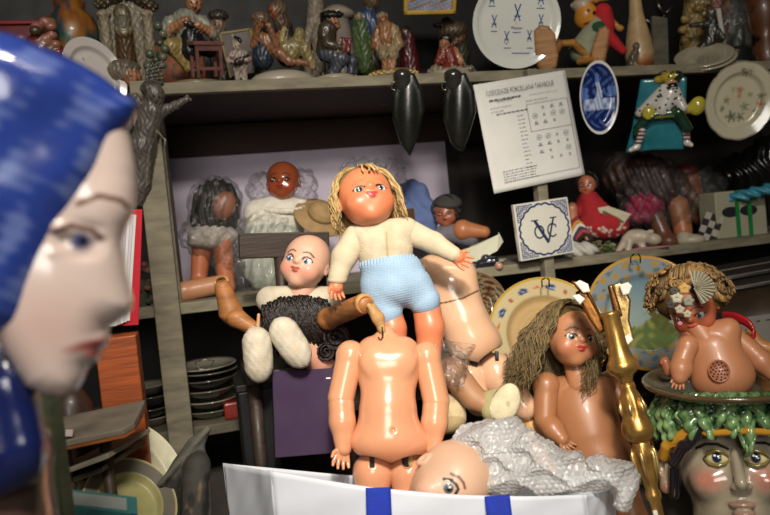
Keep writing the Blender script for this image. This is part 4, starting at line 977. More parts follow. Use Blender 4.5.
for sx in (-1, 1):
    for sy in (-1, 1):
        for i in range(9):
            for j in range(9):
                x, y = .455-i*.034, (.455-j*.034)
                if math.hypot(x, y) < .478: continue
                k = (i+j) % 3
                m.box((sx*x, sy*y*H, 0), (.034, .014, .0006), BL_, rz=sx*sy*45)
                if k: m.box((sx*x, sy*y*H, 0), (.013, .03, .0006), '33508e', rz=sx*sy*45)
m.build('corner_lattice', 'paper', t, smooth=False)
m = MB(Mz @ Matrix.Translation((0, 0, .004)) @ Matrix.Diagonal((1.2, 1.2, .3, 1)))
def bar(a, b, w_, col): m.tube([(a[0], a[1], 0), (b[0], b[1], 0)], w_, col, n=6)
IK = '1c2a4c'
bar((-.135, .13), (.035, -.19), .024, IK); bar((.035, -.19), (.15, .13), .015, IK); bar((-.19, .135), (-.08, .135), .009, IK); bar((.10, .14), (.2, .14), .009, IK)
def arc(cx, cy, r_, a0, a1, w_): m.tube([(cx+r_*math.cos(a0+(a1-a0)*i/24), cy+r_*1.25*math.sin(a0+(a1-a0)*i/24), 0) for i in range(25)], w_, IK, n=6)
arc(-.085, -.03, .068, 0, 6.28, .012); arc(.115, -.03, .07, .7, 5.5, .012); bar((.17, .04), (.172, -.0), .010, IK)
m.build('monogram', 'paper', t, smooth=False)
t = thing('oval_plate', 'narrow oval cobalt blue plate with white rim hung from the upper shelf', 'plate')
def colO(x, y, q, a):
    if q > .92: return lin('d8d8d4')
    w_ = lin('cfd8e6'); bl = lin('16255e'); md = lin('5a78b4')
    if abs(x-.02-.06*math.sin(y*9)) < .1+.34*max(0, .25-y) and -.3 < y < .42: return mixc(md, w_, .65+.35*math.sin(x*34+y*13))
    if (x-.0)**2/.012+(y-.5)**2/.03 < 1: return md
    if -.32 < y < -.02 and abs(x) < .8: return mixc(md, w_, .5+.5*math.sin(x*14)*math.sin(y*20))
    if y > .0 and abs(x) > .5 and y < .3: return md
    return bl if math.sin(x*13+4*math.sin(y*8))*math.sin(y*11) < .35 else mixc(bl, md, .6)
plate(t, vf(598, 98, dY(598, 98, Y0-.03), -4, 14, 5) @ Matrix.Diagonal((.53, 1, .6, 1)), 36, colO, 1.0, well=.72, depth=8)
t = thing('fluted_plate', 'scalloped off white plate with flower sprays hung at the far right', 'plate')
def colF(x, y, q, a):
    base = lin('bdb59c')
    if q > .96: return lin('7d7564')
    for (cx, cy, r_, c) in ((-.02, .28, .13, 'a8502c'), (.0, .14, .09, 'a8502c'), (.22, -.12, .16, '6a7a5a'), (-.34, -.02, .13, '8a5a3a'), (.66, -.02, .14, '9a3a28'), (-.1, -.42, .2, '3a4a2c'), (.16, -.4, .16, '3f5a38'), (.3, .2, .1, '7a8a5a'), (-.22, .26, .1, '8a8a50'), (.62, .2, .13, '5a5a3a'), (.55, -.2, .1, '5a6a3a'), (-.1, .76, .1, '5a4a40'), (.12, .78, .1, '6a4a40'), (.0, .7, .1, '7a4a40'), (-.4, -.25, .1, '4a5a34')):
        e_ = math.hypot(x-cx, y-cy)/r_
        if e_ < .62+.3*math.sin(5*math.atan2(y-cy, x-cx)+cx*20): return mixc(lin(c), base, .15+.3*e_)
    return base
plate(t, vf(738, 101, dY(738, 101, Y0-.03), -4, 14, -8) @ Matrix.Diagonal((.84, 1, 1, 1)), 38, colF, 1.0, well=.66, depth=8, rim=lambda a, k: 1+(.02*abs(math.sin(a*6))*max(0, (k-15))/15 if k > 15 else 0))

t = thing('jester_plaque', 'turquoise ceramic plaque with crouching jester in spotted shirt', 'plaque')
D = dY(660, 115, Y0-.03); Mv = vf(660, 115, D, -3, 12, 0)
b = Body(660, 115, D); b.poly([(639, 80), (682, 78), (685, 149), (656, 150), (629, 154), (634, 128), (637, 100)], -6, 3.5, 2)
b.build('slab', 'glaze', t, .9, '25727e', relax=3)
b = Body(660, 110, D)
b.c((668, 94, 4), (662, 110, 4), 8, 9, 3).c((662, 90, 4), (641, 113, 5), 5.5, 4.5, 3).c((672, 93, 4), (681, 108, 7), 6, 4.5, 3).e((663, 112, 5), (11, 4, 6), 2)
rg = random.Random(9)
for i in range(70):
    b.spot(rg.uniform(636, 688), rg.uniform(84, 118), 1.15, 1.15, '15151c', 1, .2, 0, 0)
b.build('shirt', 'glaze', t, .6, 'c9c4bc')
b = Body(660, 122, D); b.c((650, 116, 4), (640, 128, 4), 5, 4.5, 2, '20402c').c((640, 128, 4), (639, 133, 4), 4, 4, 2, '20402c').c((652, 115, 5), (676, 113, 5), 4.5, 4.5, 3, '2c5038').c((676, 113, 5), (686, 128, 4), 5, 4.5, 3, '1c3828')
b.c((656, 117, 7), (672, 115, 7), 2, 2, 1, '8a8a3a'); b.build('breeches', 'glaze', t, .7, '20402c')
for (a, c, f) in (((641, 132, 4), (637, 147, 4), (631, 150, 7)), ((685, 128, 4), (687, 143, 4), (691, 145, 7))):
    b = Body(c[0], c[1], D); b.c(a, c, 3.6, 3, 1).c(c, f, 3, 2.2, 2)
    for k in range(4): b.spot((a[0]*(1-k/4)+c[0]*k/4), a[1]*(1-k/4)+c[1]*k/4, 6, 1.1, '6a2a34', 1, .2)
    b.build('stocking', 'glaze', t, .6, 'd6cfc8')
b = Body(667, 84, D); b.e((671, 87, 9), (6.5, 8, 7), col='b08a6a').e((672, 86, 13), (5.5, 3.5, 4), 1, '17120e').e((669, 77, 7), (10, 5.5, 8), 2, 'b8a032', rot=12).e((676, 76, 9), (5, 5, 5), 2, '2a3a22').e((660, 80, 5), (6, 4, 5), 2, 'b8a032')
for i in range(10): b.spot(rg.uniform(658, 680), rg.uniform(72, 81), 1.1, 1.1, '1a1a14', 1, .2)
b.build('masked_head', 'glaze', t, .6, 'b08a6a')
b = Body(646, 113, D); hand(b, (652, 110, 8), (641, 120, 9), 9, 1, .2, (0, 0, 1), 'b5a63c'); b.e((648, 113, 7), (6, 7, 4), 2, 'b5a63c').build('hand', 'glaze', t, .5, 'b5a63c')
b = Body(696, 106, D); b.e((697, 106, 9), (7.5, 9.5, 6), rot=-15, col='b9aa3c').c((683, 111, 8), (692, 108, 9), 4, 5, 2, 'b9aa3c').build('lute', 'glaze', t, .6, 'b9aa3c')
m = MB(vf(660, 79, D)); m.tube([(-5, 0, -4), (-1, 6, -3), (4, 8, -4), (8, 3, -5)], .7, '2a241c', n=6); m.build('wire_loop', 'metal', t)

for (x, lab, dx) in ((407, 'dark glossy leaf shaped ornament hanging at left, directly below the seated peasant figurine', 0), (458, 'dark glossy leaf shaped ornament hanging nearer the printed sheet', 0)):
    t = thing('leaf_ornament', lab, 'ornament'); D = dY(x, 110, Y0-.05)
    b = Body(x, 115, D); b.poly([(x-9, 74), (x+7, 74), (x+16, 92), (x+18, 112), (x+12, 135), (x+3, 157) if x < 420 else (x+6, 152), (x-7, 142), (x-15, 118), (x-15, 95)], -4, 4.5, 4, 0).e((x+1, 115, -3), (10, 34, 8), 4); b.build('blade', 'leather', t, 1.0, '161814')
    b = Body(x, 80, D); b.e((x-4, 82, 2), (10, 12, 9)).e((x-5, 75, 4), (9, 6, 8), 3).build('cap', 'lacquer', t, .8, '2c2c28')
    m = MB(vf(x, 90, D)); m.tube([(-13+3*math.cos(a), 4+4*math.sin(a), 4) for a in np.linspace(0, 6.0, 14)], .6, '8a8478', n=6); m.build('ring', 'metal', t)
    m = MB(vf(x, 90, D)); m.ell((6, -8, 5), (2, 2, 1.5), 'b8b4a8'); m.build('stud', 'metal', t)

# ---------- lower shelf -----------------------------------------------------
def bag_shell(name, t, prims, px, py, d, h=1.4, col='c8c8c8', seed=0, amp=2.2):
    b = Body(px, py, d)
    for p in prims:
        if len(p) == 2: b.e(p[0], p[1], 8)
        else: b.c(p[0], p[1], p[2], p[3], 8)
    def f(g):
        x, y, z = g[..., 0]+seed*7, g[..., 1], g[..., 2]
        return amp*(np.abs(np.sin(x*.21+y*.08+1.3*np.sin(y*.13)))-.5)+amp*.5*np.sin(x*.5-y*.31+z*.3)
    return b.build(name, Mplastic('clear_plastic'), t, h, col, disp=(f, amp*1.2), relax=0)
Yb = Y0+.13
D = dY(215, 230, Yb)
t = thing('wrapped_doll', 'dark haired doll wrapped in clear plastic at left end of the lower shelf', 'doll')
b = Body(215, 220, D); b.e((217, 203, -4), (23, 24, 18)).e((214, 222, -2), (24, 16, 16), 8)
b.build('hair', 'hair', t, 1.2, '1c1412', disp=(lambda g: 1.2*np.sin(g[..., 0]*.8+np.sin(g[..., 1]*.2)), 1.3))
b = Body(215, 220, D); b.e((224, 206, 13), (11, 15, 8), rot=-20).build('face', 'bisque', t, 1.2, '8a5a44')
b = Body(215, 236, D); b.e((213, 236, 2), (25, 14, 15)).e((208, 243, 4), (20, 6, 14), 4).build('dress', 'cloth', t, 1.2, 'a59c92')
for a, c in (((202, 244, 2), (199, 278, 4)), ((222, 240, 4), (226, 282, 6))):
    b = Body(a[0], 262, D); b.c(a, c, 10, 8).e((c[0], c[1]+6, 8), (9, 7, 12), 4).build('leg', 'vinyl', t, 1.2, 'b56c48')
b = Body(200, 290, D-.05); b.c((188, 291, 6), (220, 284, 4), 10, 9).c((183, 291, 8), (180, 294, 8), 8, 9, 4).build('arm', 'vinyl', t, 1.2, 'b98460')
bag_shell('plastic_bag', t, (((216, 204, -2), (27, 28, 24)), ((210, 236, 2), (29, 22, 22)), ((228, 250, 4), (18, 30, 16))), 215, 225, D, seed=1)
D = dY(280, 220, Yb+.02)
t = thing('white_dress_doll', 'brown faced bald doll in white dress standing on the lower shelf', 'doll')
doll_head(t, hf(283, 182, D, 4, -12, 14, 21), '8a4428', 'lacquer', lips='7a2a20', blush='9a3c28', brow='3a1c10', iris='1c120c', white='4a3020', openness=.7, h=.04, brow_a=.5)
b = Body(275, 240, D); b.e((275, 218, 0), (30, 22, 16), col='d8d2c4').c((256, 212, 0), (300, 208, 0), 11, 11, 6, 'd8d2c4').e((274, 255, 2), (34, 40, 20), 12, 'b6bcae').build('dress', 'cloth', t, 1.3, 'c9c8ba', disp=(lambda g: .9*np.sin(g[..., 0]*.55+.6*np.sin(g[..., 1]*.2))*np.clip(.5-g[..., 1]*.02, 0, 1), 1))
m = MB(vf(282, 204, D)); rg = random.Random(4)
for i in range(18): a = i/17*math.pi; m.ell((-26*math.cos(a)+2, -7*math.sin(a), 15*math.sin(a)+2), (4.5, 3.4, 3.4), 'ddd6c6', n=10, m=7)
m.build('lace_collar', 'cloth', t)
bag_shell('plastic_wrap', t, (((268, 236, 4), (33, 26, 24)), ((262, 268, 6), (34, 28, 24))), 268, 245, D, 1.6, 'b4b8b0', 2)
bag_shell('veil_wrap', t, (((262, 190, -6), (16, 18, 14)), ((304, 190, -6), (14, 22, 14))), 283, 190, D, 1.6, '5a5050', 4)
D = dY(322, 215, Y0+.1)
t = thing('straw_hat', 'flat tan straw hat lying between the white dress doll and blond doll', 'hat')
m = MB(vf(321, 216, D, -50, 10, -12)); m.lathe([(0, 12), (10, 11), (13, 8), (14, 2), (22, 0), (27, -1), (27.5, -2), (22, -1.5), (0, -1)], 'a08258', n=40); m.build('straw', 'cloth', t)
m = MB(vf(321, 216, D, -50, 10, -12)); m.lathe([(14.2, 2), (14.6, 3), (14, 5.5), (13.6, 3)], '7a6038', n=40, closed=True); m.build('ribbon', 'cloth', t)
t = thing('clear_bag', 'clump of clear cellophane standing behind the blond head', 'bag'); D = dY(385, 185, Y0+.2)
bag_shell('cellophane', t, (((388, 182, 0), (18, 24, 12)), ((360, 172, -4), (22, 14, 10)), ((394, 208, 0), (14, 24, 12))), 385, 190, D, 1.4, 'b0acac', 3, 3)
t = thing('blue_cloth', 'bunched pale blue cloth on the lower shelf right of the blond doll', 'cloth'); D = dY(412, 205, Y0+.2)
b = Body(414, 208, D); b.e((412, 200, 0), (18, 20, 12)).e((418, 222, 3), (19, 20, 14), 8).e((432, 213, 2), (10, 12, 10), 6).e((428, 240, 3), (14, 10, 12), 8); b.build('folds', 'cloth', t, 1.2, '5a6c9a', disp=(lambda g: 2.2*np.abs(np.sin(g[..., 0]*.22+g[..., 1]*.08+1.2*np.sin(g[..., 1]*.12)))-1, 2.4), relax=0)
t = thing('cardboard_box', 'small brown cardboard box beside the shoulder of the blond doll', 'box')
m = MB(vf(402, 222, dY(402, 222, Y0+.08), 8, -24, 4)); m.box((0, 0, 0), (22, 24, 18), '6a4a30', bev=.5); m.build('carton', 'paper', t, smooth=False)
m = MB(vf(402, 222, dY(402, 222, Y0+.08), 8, -24, 4)); m.box((0, 0, 9.2), (3, 24, .4), '8a6a48'); m.build('tape', 'paper', t, smooth=False)
D = dY(448, 215, Y0+.15)
t = thing('lying_doll', 'small dark haired doll with red lips lying on the lower shelf', 'doll')
Mh = hf(446, 213, D, 8, -10, 0, 15); doll_head(t, Mh, '9a5a40', 'vinyl', lips='7a1c1c', blush='8a4030', h=.05, iris='1a120e', white='6a5a4a', brow_a=.5); hair(t, Mh, '1c1614', n=120, length=.2, rad=.06, front=.9, seed=2, lift=.04)
b = Body(462, 236, D); b.c((448, 232, 0), (470, 238, 2), 10, 9).e((440, 236, 0), (12, 8, 10), 4).build('dress', 'cloth', t, 1.2, '6a6670')
b = Body(472, 230, D); b.e((462, 230, 8), (9, 10, 9)).c((464, 230, 8), (484, 232, 8), 9.5, 6, 3).build('leg', 'vinyl', t, 1.0, 'b07048')
m = MB(vf(448, 202, D)); m.lathe([(0, 7), (8, 6), (13, 2), (15, -1), (13, -1)], '3a3634', n=24, Mx=Matrix.Rotation(R(-70), 4, 'X')); m.build('cap', 'cloth', t)
t = thing('paper_box', 'crumpled open white paper box left of the blue monogram tile', 'box'); Mv = vf(482, 250, dY(482, 250, Y0+.03), 0, 10, 12)
m = MB(Mv)
for (pp) in ([(-8, -10, 6), (14, -4, 4), (20, 12, 0), (-4, 6, 4)], [(-8, -10, 6), (-4, 6, 4), (-20, 4, -4), (-24, -8, -2)], [(14, -4, 4), (24, 4, -6), (22, 14, -8), (20, 12, 0)], [(-4, 6, 4), (20, 12, 0), (12, 10, -10), (-10, 6, -10)]):
    m.add(pp, [(0, 1, 2, 3)], 'c8c6ae')
o = m.build('carton', 'paper', t, smooth=False); s = o.modifiers.new('s', 'SOLIDIFY'); s.thickness = .0015
t = thing('papers', 'loose pale papers under the crumpled white box', 'paper'); pz = on(465, Y0+.06, ZL)
m = MB()
for i in range(5): m.box((pz.x+.01*i-.01, pz.y+.02+.006*(i % 3), ZL+.002+i*.0022), (.13, .085, .0016), ('b8b6a4', 'a2a08e', 'c4c2b0')[i % 3], rz=i*7-12)
m.build('sheet', 'paper', t, smooth=False)
t = thing('small_figurine', 'tiny dark figurine lying at the shelf edge below the white box', 'figurine'); D = dY(490, 262, Y0+.01)
b = Body(490, 262, D); b.c((480, 264, 0), (494, 261, 0), 4.5, 5, 2, '25252e').e((499, 266, 3), (4, 4, 4), 2, 'b88a74').e((486, 258, 0), (5, 4, 5), 2, '3a3a44').build('figure', 'glaze', t, .7, '25252e')
# red dress doll
D = dY(590, 205, Y0+.09)
t = thing('red_dress_doll', 'little doll in red folk dress and white apron sitting behind the oval plate', 'doll')
Mh = hf(587, 185, D, 6, -10, 0, 11.5); doll_head(t, Mh, 'b06a4c', 'vinyl', lips='9a2a24', blush='a8503c', h=.06, iris='1c1410', brow_a=.7); hair(t, Mh, '1a1210', n=60, length=.05, rad=.07, front=1.2, seed=5)
b = Body(597, 215, D); b.c((589, 201, 0), (594, 212, 0), 11, 12, 4, 'a81e24').e((604, 224, 4), (24, 15, 14), 8, 'a81e24').c((597, 204, 0), (614, 217, 6), 6, 5, 4, 'a81e24').c((582, 204, 0), (573, 216, 4), 6, 5, 3, 'a81e24')
for i in range(40): b.spot(rg.uniform(580, 628), rg.uniform(226, 240), 1.3, 1.3, 'd8c8b8', .9, .3)
b.build('dress', 'cloth', t, .9, 'a81e24')
b = Body(612, 215, D); b.poly([(598, 208), (608, 206), (630, 214), (622, 226), (604, 224)], 17, 2, 1.5); b.line([(604, 212), (616, 218), (622, 222)], 1.2, '3a5a34', .9).build('apron', 'cloth', t, .7, 'c9bfa4')
b = Body(575, 214, D); b.c((572, 210, 6), (574, 224, 6), 5, 5).e((572, 208, 6), (5, 6, 5), 2).build('arm', 'vinyl', t, .8, 'b57858')
t = thing('knitted_snake', 'striped rainbow knitted toy curled by the red dress doll', 'toy'); D = dY(583, 225, Y0+.04)
cols = ('8a2a2a', 'c88a3a', 'd8d0c0', '3a3a5a', 'a83a3a', '2a2018', 'c8a85a')
m = MB(vf(583, 228, D))
for k in range(6):
    m.tube([(-16+k*2.4+q*3.2*(1-k*.06), -12+math.sin(q*.52)*(22-k*3.2), 4+k*.6) for q in range(7)], 2.1, cols[k], n=8)
m.build('body', 'knit', t)
t = thing('wrapped_doll', 'brown haired doll in pink dress wrapped in clear plastic, mid right', 'doll'); D = dY(650, 200, Y0+.12)
b = Body(640, 185, D); b.e((637, 176, 0), (34, 22, 20)).e((655, 190, 2), (22, 20, 18), 8).build('hair', 'hair', t, 1.4, '3c241a', disp=(lambda g: 1.3*np.sin(g[..., 0]*.7+g[..., 1]*.3), 1.4))
b = Body(645, 205, D); b.e((646, 204, 8), (19, 14, 14), rot=10).e((640, 216, 6), (18, 8, 12), 5).build('dress', 'cloth', t, 1.2, 'a82c50', disp=(lambda g: 1.2*np.sin(g[..., 0]*.6+g[..., 1]*.4), 1.3))
b = Body(683, 225, D-.04); b.c((678, 205, 0), (683, 231, 4), 10, 9).build('leg', 'vinyl', t, 1.1, 'b06e48')
b = Body(688, 240, D-.05); b.e((690, 240, 6), (14, 6, 9), rot=4).e((684, 236, 4), (7, 6, 8), 3).build('shoe', 'satin', t, 1.0, 'b5aa92')
b = Body(660, 235, D-.03); b.c((655, 215, 0), (664, 236, 4), 8, 8).e((668, 241, 8), (9, 7, 9), 4).build('leg', 'vinyl', t, 1.1, '6a4230')
bag_shell('plastic_bag', t, (((650, 190, 4), (32, 32, 24)), ((676, 203, 8), (17, 26, 18)), ((640, 216, 8), (26, 12, 18)), ((628, 172, 0), (24, 20, 20))), 652, 195, D, 1.5, 'c8c8c8', 4, 3)
t = thing('wrapped_doll', 'small doll in clear plastic behind the white shoe at right', 'doll'); D = dY(700, 195, Y0+.2)
b = Body(698, 196, D); b.c((692, 188, 0), (700, 215, 0), 9, 10).e((690, 180, 0), (10, 10, 10), 3).build('body', 'vinyl', t, 1.3, '8a5234')
b = Body(690, 175, D); b.e((685, 172, -2), (13, 8, 11)).build('hair', 'hair', t, 1.3, '5a1c1c')
bag_shell('plastic_bag', t, (((700, 188, 2), (24, 20, 16)), ((706, 202, 2), (14, 18, 14))), 700, 192, D, 1.6, 'b0b0b0', 5, 3)
t = thing('toy_lamb', 'small off white toy lamb lying at the lower shelf edge', 'toy'); D = dY(636, 240, Y0+.04)
b = Body(636, 238, D); b.e((637, 237, 0), (14, 8, 8)).e((652, 239, 4), (8, 6, 6), 3, rot=-10).c((626, 240, 2), (619, 252, 4), 4, 3, 3).c((640, 243, 2), (644, 250, 4), 3.5, 3, 2).c((630, 242, 4), (628, 254, 6), 3.5, 3, 2).e((649, 232, 2), (4, 2.5, 2), 1, rot=20).spot(618, 250, 5, 6, 'b88a8a', .6, .6).build('body', 'satin', t, .8, 'b5a894')
m = MB(vf(654, 237, D)); m.ell((1, 1, 9), 1.1, '14100c', n=8, m=6); m.build('eye', 'eye', t)
t = thing('doll_sock', 'thin pink knitted strip lying on the shelf edge under the white shoe', 'cloth'); m = MB(vf(648, 248, dY(648, 248, Y0+.015))); m.tube([(-20, -3, 0), (-8, -1, 1), (6, 0, 1), (20, 2, 0)], [2, 3, 2.6, 1.5], 'a86a70', n=8, flat=.6); m.build('strip', 'knit', t)
t = thing('cloth_bundle', 'white bundle of cloth behind the lower right corner of the monogram tile', 'cloth'); D = dY(580, 246, Y0+.05)
b = Body(578, 248, D); b.e((578, 250, 0), (20, 9, 12)).e((568, 240, -3), (10, 10, 9), 6).build('folds', 'cloth', t, 1, 'b8b4ac', disp=(lambda g: 1.2*np.sin(g[..., 0]*.5+g[..., 1]*.6), 1.3))
t = thing('leafy_sprig', 'bunch of artificial green leaves on the shelf left of the toy lamb', 'sprig'); m = MB(vf(606, 248, dY(606, 248, Y0+.03))); rg = random.Random(6)
for i in range(22):
    a = rg.uniform(0, 6.28); x, y = rg.uniform(-12, 10), rg.uniform(-6, 6); m.grid(lambda u, v: (x+math.cos(a)*v*9-math.sin(a)*(u-.5)*4*math.sin(math.pi*v), y+math.sin(a)*v*4+math.cos(a)*(u-.5)*4*math.sin(math.pi*v), i*.4+3*math.sin(v*2)), 4, 6, rg.choice(('3a4a24', '5a6a3a', '6a5a44', '7a7a5a')))
o = m.build('leaves', 'cloth', t); s = o.modifiers.new('s', 'SOLIDIFY'); s.thickness = .0008
t = thing('playing_card', 'black and white chequered card standing right of the wrapped doll', 'card'); m = MB(vf(710, 228, dY(710, 228, Y0+.06), -12, 14, -22))
for i in range(3):
    for j in range(4): m.box((i*6-6, j*7-10, 0), (6, 7, 1), 'a8a294' if (i+j) % 2 else '1c1a1a')
m.build('card', 'paper', t, smooth=False)
t = thing('gift_box', 'white box with dark oval labels and green ribbon on the lower shelf', 'box'); gp = on(742, Y0+.05, ZL); Mx = wf(gp+Vector((0, 0, .0585)), 0, 0, -6)
m = MB(Mx); m.box((0, 0, -.03), (.14, .117, .07), 'a09c84', bev=.003); m.build('carton', 'paper', t, smooth=False)
m = MB(Mx)
for x in (-.03, .02): m.lathe([(0, .0008), (.024, .0008), (.024, 0)], '14161c', Mx=Matrix.Translation((x, .006, .0052)), n=28, sy=.55)
m.build('label', 'paper', t, smooth=False)
for x in (-.012, .022): m = MB(Mx); m.box((x, -.004, .0068), (.011, .125, .002), '1a7a3a'); m.build('ribbon', 'satin', t, smooth=False)
t = thing('turquoise_bag', 'folded turquoise plastic bag lying across the white ribboned box', 'bag'); D = dY(750, 192, Y0+.03)
b = Body(745, 194, D); b.c((722, 200, 0), (748, 194, 4), 4, 5).c((748, 194, 4), (785, 184, 6), 5, 6, 4); b.build('film', 'satin', t, 1, '3a8aa0', disp=(lambda g: 1.2*np.sin(g[..., 0]*.35+g[..., 1]*.8), 1.3))
t = thing('black_bag', 'shiny black plastic bag at far right beneath the fluted plate', 'bag'); D = dY(745, 165, Y0+.18)
b = Body(748, 168, D); b.e((745, 172, 0), (26, 20, 16)).e((765, 160, 0), (20, 24, 14), 8).build('film', 'lacquer', t, 1.3, '151515', disp=(lambda g: 2.5*np.abs(np.sin(g[..., 0]*.3+g[..., 1]*.15+np.sin(g[..., 1]*.2)))-1.2, 2.5), relax=0)
# ---------- figurines on the upper shelf -----------------------------------
SKF = 'cf9872'
FOLD = lambda g: .5*np.sin(g[..., 0]*1.15+1.3*np.sin(g[..., 1]*.33))*np.sin(g[..., 1]*.5+g[..., 2]*.7+1)
def fbase(t, px, Y, rx, h_, col, name='base', ry=.8, mat='dimmed_glaze', prof=None):
    p = on(px, Y, ZU); s_ = (proj(p)[2])/F
    m = MB(Matrix.Translation(p) @ Matrix.Scale(s_, 4))
    m.lathe(prof or [(0, .2), (rx*.9, .2), (rx, h_*.25), (rx*.97, h_*.8), (rx*.8, h_), (0, h_)], col, n=40, sy=ry); m.build(name, mat, t)
    q = proj(p); return q[1]-h_, q[2]
# little face details for the small heads
def fface(b, x, y, r, z=0, hair='2a1c14', yaw=0):
    b.spot(x-r*.35+yaw, y-r*.05, r*.14, r*.12, '1a120e', .9, .3, 0, z).spot(x+r*.35+yaw, y-r*.05, r*.14, r*.12, '1a120e', .9, .3, 0, z)
    b.spot(x+yaw, y+r*.5, r*.25, r*.1, '8a3a30', .8, .4, 0, z)
# cobbler
Y = Y0+.07
t = thing('cobbler_figurine', 'seated ceramic cobbler in open white shirt working beside a small stool', 'figurine')
yb, D = fbase(t, 197, Y, 29, 7, 'a09478', 'oval_base')
b = Body(190, 40, D)
b.c((187, 24, 0), (192, 46, 0), 14, 12, 3, 'b4bcb6').c((172, 24, 2), (167, 34, 6), 7, 6, 3, 'b4bcb6').c((167, 34, 6), (188, 21, 16), 4.5, 3.5, 3, SKF).c((203, 22, 2), (212, 34, 8), 6, 5, 3, 'b4bcb6').c((212, 34, 8), (198, 26, 18), 4.2, 3.5, 3, SKF)
b.c((196, 44, 4), (208, 50, 12), 9, 7, 3, '232428').c((184, 46, 4), (172, 46, 16), 9, 8, 3, 'bfa96c').c((172, 46, 16), (186, 66, 14), 6.5, 5, 3, 'bfa96c').c((188, 68, 14), (196, 70, 18), 4, 3.5, 1, '2a2420').c((192, 36, 10), (190, 50, 14), 9, 10, 4, '1e2026')
b.c((192, 20, 9), (192, 30, 12), 3, 3, 2, SKF)
b.build('figure', 'dimmed_glaze', t, .8, 'b4bcb6')
b = Body(193, 3, D); b.e((194, 3, 3), (8, 10, 9), col=SKF).e((194, -4, 0), (8.5, 7, 9), 2, 'a8a49a').e((194, 6, 11), (1.8, 2.5, 3), 1.5, SKF).c((194, 12, 0), (193, 18, 0), 4, 4.5, 2, SKF); fface(b, 194, 3, 8, 5); b.build('head', 'dimmed_glaze', t, .6, SKF)
b = Body(192, 24, D); b.e((190, 24, 21), (7, 3, 3), rot=-20, col='3a2c22').build('shoe', 'dimmed_glaze', t, .6, '3a2c22')
st = Mv = vf(206, 56, D-.03, 0, 20, 0); c_ = '6a4038'
m = MB(Mv); m.box((0, 12, 0), (32, 4, 22), c_, bev=.8); to = m.build('stool', 'painted_wood', t, smooth=False)
for sx in (-1, 1):
    for sz in (-1, 1): m = MB(Mv); m.box((sx*12, -5, sz*8), (3.4, 32, 3.4), c_, bev=.5); m.build('stool_leg', 'painted_wood', to, smooth=False)
m = MB(Mv); m.box((0, -12, 8), (24, 3, 2.4), c_); m.build('stool_rail', 'painted_wood', to, smooth=False)
m = MB(Mv); m.box((0, 7.5, 8.6), (26, 5, 2), c_); m.build('stool_rail', 'painted_wood', to, smooth=False)
# clown
t = thing('clown_figurine', 'tiny white clown figurine with pointed hat holding a mandolin', 'figurine'); Y = Y0+.03
yb, D = fbase(t, 240, Y, 9, 3, '7a6a50'); b = Body(240, 60, D)
b.c((237, 72, 2), (236.5, yb+1, 3), 3, 2.6, 1, 'd6ccc4').c((243, 72, 2), (244, yb+1, 3), 3, 2.6, 1, 'd6ccc4').e((240, 67, 0), (8, 6, 6), 3, 'd2c2bc').c((239, 52, 0), (240, 64, 0), 5.5, 7, 3, 'c8bcb8').c((234, 54, 2), (229, 61, 5), 3.4, 3, 2, 'c8bcb8').c((229, 61, 5), (236, 62, 9), 2.6, 2, 2, 'c8bcb8').c((245, 54, 2), (249, 60, 6), 3.4, 3, 2, 'c8bcb8').c((249, 60, 6), (243, 60, 9), 2.5, 2, 2, 'c8bcb8')
b.e((238, 47, 2), (5, 5.5, 5), 1, 'd8c8bc').c((237, 43, 1), (233, 35, 0), 4, .8, 1, 'd6cec8').c((237, 40, 1), (240, 42, 3), 3, 3, 1, '1c1a20'); fface(b, 238, 47, 5, 3)
b.spot(232, 58, 2, 2, '9a3a4a', .8).spot(250, 60, 2, 2, '9a3a4a', .8).build('figure', 'dimmed_glaze', t, .55, 'c8bcb8')
b = Body(240, 60, D); b.e((239, 61, 10), (6, 3.6, 2.4), rot=25, col='3c2a24').c((243, 58, 10), (250, 53, 10), 1.2, 1, 0, '3c2a24').build('mandolin', 'dimmed_glaze', t, .5, '3c2a24')
t = thing('framed_panel', 'grey panel with thin yellow edge standing behind the clown figurine', 'picture'); Mv = vf(240, 53, dY(240, 53, Y0+.12), -6, 18, 9)
m = MB(Mv); m.box((0, 0, 0), (32, 42, 2), '6a625c', bev=.3); m.build('panel', 'faded', t, smooth=False)
for (cx, cy, sx, sy) in ((16, 0, 2.6, 44), (-16, 0, 2, 44), (0, 21, 33, 2)): m = MB(Mv); m.box((cx, cy, .6), (sx, sy, 3), 'b8a03c' if cx > 0 else '8a7a50'); m.build('edge_strip', 'satin', t, smooth=False)
# bearded bust
t = thing('bearded_figurine', 'small grey bearded old man figurine between cobbler and clown', 'figurine'); Y = Y0+.16
yb, D = fbase(t, 222, Y, 11, 4, '4c463e'); b = Body(221, 40, D)
b.c((221, 44, 0), (221, yb, 0), 8, 12, 3, '5a5446').e((219, 26, 2), (7.5, 8, 7), 2, 'a08068').e((219, 34, 4), (6, 9, 5), 3, '8a867c').e((220, 17, 0), (10, 6, 9), 2, '4a4640').e((224, 40, -1), (13, 9, 8), 4, '5a5446'); fface(b, 219, 26, 7, 4); b.build('figure', 'dimmed_glaze', t, .8, '5a5446')
